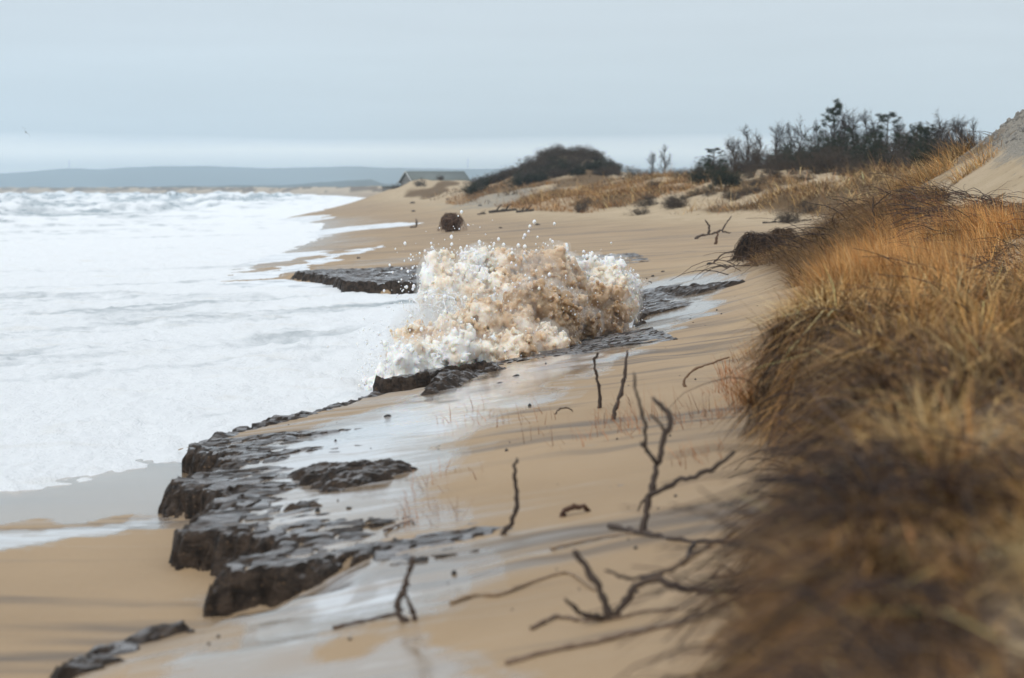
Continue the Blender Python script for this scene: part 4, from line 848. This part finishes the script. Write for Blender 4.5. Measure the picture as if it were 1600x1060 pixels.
def clumps(tips, rg, nb, L, wid, cols, flat=.5):
    P_ = np.repeat(np.array([t[0] for t in tips]), nb, 0); n = len(P_); d = rg.normal(0, 1, (n, 3)); d[:, 2] = d[:, 2] * flat + .25; d /= np.linalg.norm(d, axis=1)[:, None]
    P_ = P_ + rg.normal(0, L * .45, (n, 3)) * np.array([1, 1, .6]); l_ = rg.uniform(.5, 1.2, n) * L; s_ = np.cross(d, rg.normal(0, 1, (n, 3))); s_ /= np.linalg.norm(s_, axis=1)[:, None]; s_ *= wid
    V = np.stack([P_ - s_ * .5, P_ + s_ * .5, P_ + d * l_[:, None] + s_ * .3, P_ + d * l_[:, None] - s_ * .3], 1)
    c = np.repeat(pal(n, cols, rg, .25)[:, None], 4, 1); return V.reshape(-1, 3), np.arange(n * 4).reshape(-1, 4), c.reshape(-1, 3)
def proto_tree(kind, seed):
    rg = np.random.default_rng(seed); tr = MB(); br = MB(); tips = []
    if kind == 'bare':
        cfg = dict(wob=.16, up=.05, col=(.06, .05, .046), lev=3, kids=[9, 7, 5], t0=[.3, .2, .2], ang=(.35, .95)); n = 7; P_ = np.stack([np.cumsum(rg.normal(0, .10, n)) , np.cumsum(rg.normal(0, .10, n)), np.linspace(-.2, 3.6, n)], 1); r = np.linspace(.11, .045, n)
        tr.tube(P_, r, 7, (.06, .05, .046))
        for i in range(13):
            t = rg.uniform(.25, 1); j = min(int(t * (n - 1)), n - 2); b = P_[j] + (P_[j + 1] - P_[j]) * (t * (n - 1) - j); a = rg.uniform(0, 6.28); e_ = rg.uniform(.5, 1.3)
            grow(br, b, np.array([math.cos(a) * math.cos(e_), math.sin(a) * math.cos(e_), math.sin(e_)]), rg.uniform(.9, 1.9) * (1.15 - .5 * t), .045, 1, rg, cfg, tips)
        return tr.mesh('trunk'), br.mesh('crown'), M['wood']
    if kind == 'pine':
        n = 7; P_ = np.stack([np.cumsum(rg.normal(0, .09, n)), np.cumsum(rg.normal(0, .08, n)), np.linspace(-.2, 4.3, n)], 1); tr.tube(P_, np.linspace(.11, .03, n), 7, (.06, .048, .04))
        cfg = dict(wob=.12, up=.03, col=(.05, .042, .036), lev=2, kids=[0, 4, 0], t0=[.3, .3, .2], ang=(.4, .9))
        for i in range(26):
            t = rg.uniform(.28, 1) ** .9; j = min(int(t * (n - 1)), n - 2); b = P_[j] + (P_[j + 1] - P_[j]) * (t * (n - 1) - j); a = rg.uniform(0, 6.28)
            grow(br, b, np.array([math.cos(a), math.sin(a), rg.uniform(-.05, .5)]), rg.uniform(.6, 1.35) * (1.35 - .85 * t), .025, 1, rg, cfg, tips)
        V, Q, c = clumps(tips, rg, 46, .17, .028, [(.022, .034, .016), (.03, .044, .02), (.016, .024, .014), (.04, .05, .022)]); br.add(V, Q, None, c); return tr.mesh('trunk'), br.mesh('crown'), M['leaf']
    cols = {'scrub': [(.075, .053, .038), (.105, .07, .048), (.048, .038, .031), (.08, .064, .045)], 'green': [(.026, .034, .018), (.036, .044, .024), (.06, .05, .034), (.018, .024, .014)]}[kind]
    cfg = dict(wob=.2, up=.05, col=cols[0], lev=2, kids=[6, 5, 0], t0=[.25, .2, .2], ang=(.35, 1.0))
    for i in range(11):
        a = rg.uniform(0, 6.28); e_ = rg.uniform(.35, 1.4); grow(tr if i < 1 else br, np.array([rg.normal(0, .25), rg.normal(0, .25), -.15]), np.array([math.cos(a) * math.cos(e_), math.sin(a) * math.cos(e_), math.sin(e_)]), rg.uniform(1.0, 1.7), .032, 0, rg, cfg, tips)
    V, Q, c = clumps(tips, rg, 7 if kind == 'scrub' else 14, .22, .02 if kind == 'scrub' else .035, cols); br.add(V, Q, None, c); return tr.mesh('trunk'), br.mesh('crown'), M['leaf']
PROT = {}
for kd, nv in (('bare', 3), ('pine', 3), ('scrub', 3), ('green', 2)): PROT[kd] = [proto_tree(kd, 200 + 17 * i + len(kd)) for i in range(nv)]
def plant(kind, v, loc, h, wx, lbl, cat, group, nm, rz=None, sink=.1):
    tm, cm, mt = PROT[kind][v]; hh = max(p.co.z for p in cm.vertices) if (kind, v) not in HGT else HGT[(kind, v)]; HGT[(kind, v)] = hh
    o = link(nm, None, loc=(loc[0], loc[1], loc[2] - sink)); o.rotation_euler = (0, 0, random.uniform(0, 6.28) if rz is None else rz); s_ = h / hh; o.scale = (s_ * wx, s_ * wx, s_); tag(o, lbl, cat, group)
    link('trunk', tm, M['wood'], o); link('crown', cm, mt, o); return o
HGT = {}
def stand(px, top, d): x_ = (px - 800) / FPX * d; z_ = g1(x_, d); return (x_, d, z_), (CAM_H + (HZ - top) / FPX * d) - z_
i = 0
for px, top, d, kd, v, wx, lbl in [
    (1166, 190, 168, 'bare', 0, .95, 'bare spreading tree at the thin end of the wood'), (1212, 182, 170, 'bare', 1, .7, 'slim bare tree between the spreading tree and the tall pine'), (1245, 174, 172, 'bare', 2, .8, 'bare tree standing just beside the tall pine'),
    (1292, 152, 170, 'pine', 0, .8, 'tallest dark pine with layered branches in the wood'), (1332, 160, 172, 'bare', 1, .95, 'tall bare tree between the two dark pines'), (1352, 166, 168, 'bare', 0, .8, 'rounded bare tree beside the broad pine'),
    (1384, 172, 166, 'pine', 1, 1.1, 'broad dark pine with a flat reaching branch'), (1428, 188, 160, 'pine', 2, .9, 'short dark pine near the bare twiggy tree'), (1472, 164, 140, 'bare', 2, .9, 'bare twiggy tree rising over the scrub near the big dune'),
    (1500, 172, 138, 'bare', 1, .9, 'thin bare tree next to the big grassy dune'), (1114, 228, 165, 'pine', 1, 1.5, 'low spreading dark pine bush at the end of the wood'), (1270, 182, 175, 'bare', 0, .7, 'bare tree crowded behind the tallest pine'), (1404, 180, 172, 'bare', 1, .7, 'bare tree behind the broad pine'),
    (1184, 196, 172, 'bare', 2, .8, 'bare tree close behind the spreading tree'), (1228, 186, 175, 'bare', 0, .75, 'bare tree behind the slim one'), (1308, 168, 176, 'bare', 2, .8, 'bare tree rising just past the tallest pine'), (1318, 176, 166, 'bare', 0, .8, 'bare tree in front of the tall bare pair'),
    (1368, 166, 176, 'bare', 2, .8, 'bare tree rising behind the broad pine'), (1146, 206, 170, 'bare', 1, .9, 'low bare tree beside the pine bush at the end of the wood'), (1440, 186, 165, 'bare', 0, .8, 'bare tree behind the short dark pine'), (1515, 178, 132, 'bare', 0, .7, 'twiggy bare tree half hidden by the big dune'), (1486, 182, 150, 'bare', 0, .7, 'bare tree behind the twiggy trees near the big dune'),
    (1450, 192, 150, 'pine', 0, 1.0, 'dark bushy pine low in front of the scrub near the dune')]:
    loc, h = stand(px, top, d); plant(kd, v, loc, max(h, 1.2), wx, lbl, 'tree', 'trees of the wood behind the dunes', 'pine_tree' if kd == 'pine' else 'bare_tree')
rgp = np.random.default_rng(91)
FOOT = [(1114, 'the low pine bush'), (1166, 'the spreading bare tree'), (1212, 'the slim bare tree'), (1245, 'the bare tree beside the tallest pine'), (1292, 'the tallest pine'), (1340, 'the tall bare trees between the pines'), (1384, 'the broad pine'), (1428, 'the short dark pine'), (1486, 'the twiggy trees by the big dune')]
for i in range(60):
    px = 1090 + (i % 30) * 15 + rgp.uniform(-8, 8); back = i < 30; d = rgp.uniform(158, 176) if back else rgp.uniform(146, 158); d -= max(0, (px - 1400)) * .12
    top = np.interp(px, [1090, 1150, 1250, 1350, 1420, 1500, 1540], [242, 232, 212, 202, 198, 194, 200]) + rgp.uniform(-12, 18) + (0 if back else 18); loc, h = stand(px, top, d)
    gk = rgp.random() < .3; foot = min(FOOT, key=lambda f_: abs(f_[0] - px))[1]
    plant('green' if gk else 'scrub', int(rgp.integers(0, 2 if gk else 3)), loc, max(h, .9), rgp.uniform(.75, 1.05), ('dark evergreen bush ' if gk else 'grey brown leafless bush ') + ('behind ' if back else 'in front of ') + foot, 'shrub', 'bushes at the foot of the wood', 'shrub')
for i in range(46):
    px = rgp.uniform(1000, 1400) if i < 30 else rgp.uniform(880, 1260); d = rgp.uniform(136, 150) if i < 30 else rgp.uniform(150, 185); loc, h = stand(px, 270, d); foot = 'on the dunes below ' + min(FOOT, key=lambda f_: abs(f_[0] - px))[1] if px > 1090 else 'in the tan dune grass beneath the bare saplings' if px > 990 else 'at the rusty grass edge below the far rounded dune'
    plant('scrub', int(rgp.integers(0, 3)), loc, rgp.uniform(.5, 1.0), 1.2, 'low brown shrub ' + foot, 'shrub', 'low shrubs in front of the wood', 'low_shrub')
for i in range(144):
    px = 742 + 220 * ((i * .618034) % 1) if i < 128 else rgp.uniform(955, 1110); d = rgp.uniform(240, 262) if i < 128 else rgp.uniform(225, 255)
    if 745 < px < 805 and d < 256: d = rgp.uniform(258, 264)
    loc, h = stand(px, 250, d); pl_ = 'beside the bare sand hollow' if px < 810 else 'on the crest' if px < 880 else 'on the landward shoulder'; fr_ = 'front' if d < 250 else 'back'
    gk = i % 5 == 0; plant('green' if gk else 'scrub', i % 2 if gk else i % 3, loc, rgp.uniform(.9, 1.7), 1.25, ('dark green' if gk else 'dark brown') + (' bush ' + pl_ + ' of the far dune, ' + fr_ + ' slope' if i < 128 else ' low bush between the far dune and the wood'), 'shrub', 'bushes on the far rounded dune' if i < 128 else 'bushes beside the far dune', 'shrub')
for px, top, v, lbl in [(1020, 232, 1, 'thin bare sapling standing on the dunes beside a wider one'), (1036, 222, 0, 'wider bare sapling with raised branches alone on the dunes')]:
    loc, h = stand(px, top, 205); plant('bare', v, loc, h, .75, lbl, 'tree', 'bare saplings on the dunes', 'bare_tree')
for px, d, h, lbl in [(1228, 112, 1.1, 'bare upright shrub on pale sand in front of the wood'), (1262, 118, .8, 'small bare shrub beside the upright shrub on pale sand'), (870, 205, 1.2, 'brown shrub in the rusty grass below the far dune'), (655, 380, 1.8, 'dark shrub in front of the grey house'), (622, 400, 1.6, 'dark shrub by the low annex of the house'), (690, 390, 1.4, 'dark shrub against the long wall of the house')]:
    loc, _ = stand(px, 250, d); plant('scrub', int(px) % 3, loc, h, 1.1, lbl, 'shrub', None, 'shrub')

# ------------------------------------------------------------------ house
hb = np.array([(680 - 800) / FPX * 425, 425, 0]); hb[2] = g1(hb[0], hb[1]) - .3; house = link('house', None, loc=hb); house.rotation_euler = (0, 0, radians(22)); tag(house, 'grey shingled beach house with long roof behind the dunes', 'house')
zt = 6.3 - hb[2]; ev = 4.5 - hb[2]; Lh, Dh = 5.2, 3.4
mb = MB(); mb.box(-Lh, Lh, -Dh, Dh, -1.5, ev); mb.add([(-Lh, -Dh, ev), (-Lh, Dh, ev), (-Lh, 0, zt - .12), (Lh, -Dh, ev), (Lh, Dh, ev), (Lh, 0, zt - .12)], None, [(0, 2, 1), (3, 4, 5)]); link('wall', mb.mesh('wall', False), M['wall_grey'], house)
mb = MB()
for s_ in (-1, 1):
    V = [(x_, s_ * y_, z_ + o_) for o_ in (0, .14) for x_ in (-Lh - .3, Lh + .3) for y_, z_ in ((Dh + .35, ev - .18), (0, zt - .05))]; f_ = [(0, 1, 3, 2), (4, 6, 7, 5), (0, 2, 6, 4), (1, 5, 7, 3), (0, 4, 5, 1), (2, 3, 7, 6)]
    mb.add(V, f_)
link('roof', mb.mesh('roof', False), M['roof'], house)
mb = MB()
for s_ in (-1, 1): mb.tube([(-Lh - .36, s_ * (Dh + .3), ev - .15), (-Lh - .36, 0, zt + .02)], .09, 4)
link('rake_board', mb.mesh('rake_board', False), M['trim'], house)
mb = MB(); mb.box(-Lh - 3.6, -Lh - .05, -1.5, 2.6, -1.5, ev - .9); link('annex_wall', mb.mesh('annex_wall', False), M['wall_grey'], house)
mb = MB(); mb.box(-Lh - 3.8, -Lh - .06, -1.7, 2.8, ev - .9, ev - .72); link('annex_roof', mb.mesh('annex_roof', False), M['roof'], house)
for wx_ in (-2.6, .2, 3.0):
    mb = MB(); mb.box(wx_ - .5, wx_ + .5, -Dh - .05, -Dh + .02, ev - 1.7, ev - .6); w_o = link('window', mb.mesh('window', False), M['trim'], house); mb = MB(); mb.box(wx_ - .42, wx_ + .42, -Dh - .07, -Dh - .04, ev - 1.62, ev - .68); link('pane', mb.mesh('pane', False), M['glass'], w_o)

# ------------------------------------------------------------------ lumps of peat, driftwood, far uprights, masts, gull
def rock_mesh(seed):
    rg = np.random.default_rng(seed); V = []
    for j in range(5):
        for i_ in range(9):
            a = i_ / 9 * 2 * pi; e_ = -pi / 2 + (j + .5) / 5 * pi; V.append((math.cos(a) * math.cos(e_), math.sin(a) * math.cos(e_), math.sin(e_)))
    V = np.array(V) * (1 + rg.normal(0, .15, (45, 1))) * np.array([1, .8, .7]); Q = [(j * 9 + i_, j * 9 + (i_ + 1) % 9, (j + 1) * 9 + (i_ + 1) % 9, (j + 1) * 9 + i_) for j in range(4) for i_ in range(9)]
    V = np.concatenate([V, [(0, 0, -.7), (0, 0, .72)]]); T = [(45, (i_ + 1) % 9, i_) for i_ in range(9)] + [(46, 36 + i_, 36 + (i_ + 1) % 9) for i_ in range(9)]
    return make_mesh('peat_lump', V, Q, T, None, False)
RM = [rock_mesh(s_) for s_ in (1, 2, 3)]
def lump(px, py, wpx, lbl, grp, i):
    p = at(px, py); o = link('peat_lump', RM[i % 3], M['stone']); r_ = wpx * .5 * p[1] / FPX; o.location = (p[0], p[1], p[2] + r_ * .12); o.scale = (r_, r_, r_ * .7); o.rotation_euler = (0, 0, i * 1.7); tag(o, lbl, 'lump', grp)
for i, (px, py, w_) in enumerate([(1109, 413, 10), (1133, 416, 6), (1172, 408, 7), (1214, 399, 6), (1222, 400, 5), (1234, 396, 9), (1245, 396, 4), (1271, 391, 7), (1286, 389, 5), (1205, 401, 5)]): lump(px, py, w_, 'small black peat lump on sand at the foot of the root clumps', 'peat lumps by the root clumps', i)
for i, (px, py, w_) in enumerate([(1010, 436, 5), (1020, 432, 7), (1036, 425, 6), (1015, 441, 5), (985, 434, 5), (1052, 455, 7), (1078, 453, 5), (1100, 449, 6)]): lump(px, py, w_, 'small black peat lump on wet sand beyond the wave', 'peat lumps beyond the wave', i)
for i, (px, py, w_, lbl) in enumerate([(388, 703, 17, 'larger of two dark lumps side by side behind the tall peat corner'), (406, 703, 14, 'smaller of two dark lumps side by side behind the tall peat corner'), (606, 651, 11, 'dark lump in the wash in front of the peat finger'), (490, 890, 16, 'brown lump on the wash behind the wide peat block'),
        (440, 905, 14, 'brown lump on top of the wide peat block'), (455, 692, 8, 'tiny dark lump on the low peat shelf by the foam'), (545, 795, 10, 'small dark lump at the end of the narrow peat streak')]): lump(px, py, w_, lbl, None, i)
for i, (px, py, w_) in enumerate([(645, 318, 9), (646, 331, 8), (700, 312, 6), (782, 357, 7), (840, 352, 8), (560, 404, 7), (750, 322, 7)]): lump(px, py, w_, 'small dark clump of debris on the far sand', 'debris on the far sand', i)
def driftwood(pp, wpx, lbl, seed):
    rg = np.random.default_rng(seed); q_ = np.array([at(*p) for p in pp]); d_ = q_[:, 1].mean(); q_[:, 1] = d_; q_[:, 2] = [g1(a, d_) for a in q_[:, 0]]; r0 = wpx * .5 * d_ / FPX; q_[:, 2] += r0 * .5; n = 14; p_ = jitter_path(q_, n, rg, r0 * .25)
    mb = MB(); mb.tube(p_ - q_[0], r0 * (1 + .25 * rg.normal(0, 1, n)) * np.linspace(1.1, .6, n), 7, (.055, .045, .038)); o = link('driftwood', mb.mesh('driftwood'), M['wood'], loc=q_[0]); tag(o, lbl, 'driftwood')
    for s_ in range(2): mb = MB(); b = p_[3 + 5 * s_] - q_[0]; mb.tube([b, b + np.array([r0 * 2, -.1, r0 * 2.6]), b + np.array([r0 * 3.2, -.15, r0 * 3.6])], [r0 * .5, r0 * .35, r0 * .15], 5, (.05, .04, .034)); link('side_branch', mb.mesh('side_branch'), M['wood'], o)
driftwood([(764, 334), (785, 331), (808, 329)], 6, 'long dark driftwood log at the foot of the rusty grass', 1)
driftwood([(808, 333), (822, 331), (834, 330)], 5, 'short driftwood log beside the longer one', 2)
driftwood([(745, 337), (752, 335), (760, 334)], 3, 'thin pale driftwood sticks near the longer log', 3)
driftwood([(1200, 352), (1230, 346), (1262, 343)], 4, 'dark driftwood limb on sand behind the root clump', 4)
for i, px in enumerate((259, 266, 276)):  # plain dark uprights far off, what they are is not known
    p = pd(px, 304, 1150); mb = MB(); zg = g1(p[0], 1150); mb.tube([(0, 0, -.5), (.03, 0, 1.0), (0, .02, 2.2)], [.28, .25, .2], 6, (.03, .03, .03)); o = link('far_upright', mb.mesh('far_upright'), M['wood'], loc=(p[0], 1150, max(zg, 0))); tag(o, 'tiny dark upright standing on the hazy far beach', 'far_upright', 'uprights on the far beach')
for px, d, top, lbl in ((110, 7500, 251, 'faint radio mast on the distant hills above the surf'), (731, 7500, 249, 'faint radio mast on the distant hills above the house')):
    x_ = (px - 800) / FPX * d; mb = MB(); zt = 3 + (HZ - top) / FPX * d
    for a in range(3): mb.tube([(math.cos(a * 2.1) * 2.2, math.sin(a * 2.1) * 2.2, 40), (0, 0, zt)], .6, 3, (.12, .12, .13))
    for z_ in np.arange(70, zt, 6): mb.tube([(-1, 0, z_), (1, .3, z_ + 3)], .3, 3, (.12, .12, .13))
    tag(link('radio_mast', mb.mesh('radio_mast'), M['paint'], loc=(x_, d, 0)), lbl, 'mast')
p = pd(40, 207, 120); gull = link('gull', None, loc=p); tag(gull, 'tiny dark gull gliding above the surf', 'bird'); gull.rotation_euler = (.2, .9, .4); gull.scale = (.6, .6, .6)
mb = MB(); t = np.linspace(0, 1, 9); mb.tube(np.stack([0 * t, -.2 + .42 * t, .02 * np.sin(t * pi)], 1), .055 * np.sin(np.clip(t * .93 + .05, 0, 1) * pi) + .004, 7); link('body', mb.mesh('body'), M['bird'], gull)
for s_ in (-1, 1):
    V = [(s_ * x_, y_, z_ + o_) for o_ in (0, .008) for x_, y_, z_ in ((.02, .08, .02), (.02, -.07, .02), (.24, .12, .10), (.24, -.03, .10), (.52, .0, .05), (.52, -.04, .05))]
    mb = MB(); mb.add(V, [(0, 1, 3, 2), (2, 3, 5, 4), (6, 8, 9, 7), (8, 10, 11, 9), (0, 2, 8, 6), (2, 4, 10, 8), (1, 7, 9, 3), (3, 9, 11, 5), (4, 5, 11, 10), (0, 6, 7, 1)]); link('wing', mb.mesh('wing', False), M['bird'], gull)
# crumbs of peat, shell and weed on the open sand
rg = np.random.default_rng(97); yb_ = 13 * (75 / 13) ** rg.random(5200); xb_ = rg.uniform(-4, 8, 5200); sdb, _ = ledge_sd(xb_, yb_); kb_ = (sdb > .3) & (xb_ < edge_e(yb_)) & (rg.random(5200) < .03 + .2 * (vn2(xb_ * .7, yb_ * 1.1, 98) > .45)); xb_, yb_ = xb_[kb_], yb_[kb_]
rr_ = rg.gamma(1.6, .0035, len(xb_)) + .003; Vd, Td = octa(np.stack([xb_, yb_, ground(xb_, yb_) + rr_ * .15], 1), rr_)
tag(link('beach_debris', make_mesh('beach_debris', Vd, None, Td, None, False), M['stone']), 'dark crumbs of peat and weed scattered on the sand', 'debris', kind='stuff')
# gravel on the big dune
rg = np.random.default_rng(95); G = np.stack([rg.uniform(8.5, 16, 9000), rg.uniform(38, 60, 9000)], 1); gm = np.exp(-((G[:, 0] - 14.2) / 4.3) ** 2 - ((G[:, 1] - 50) / 15) ** 2); G = G[(gm > .45)][:2600]
gz2 = ground(G[:, 0], G[:, 1]); r_ = rg.gamma(2, .009, len(G)) + .008; Vd, Td = octa(np.concatenate([G, gz2[:, None] + r_[:, None] * .2], 1), r_)
tag(link('gravel', make_mesh('gravel', Vd, None, Td, None, False), M['pebble']), 'grey pebbles strewn over the face of the big dune', 'gravel', kind='stuff')
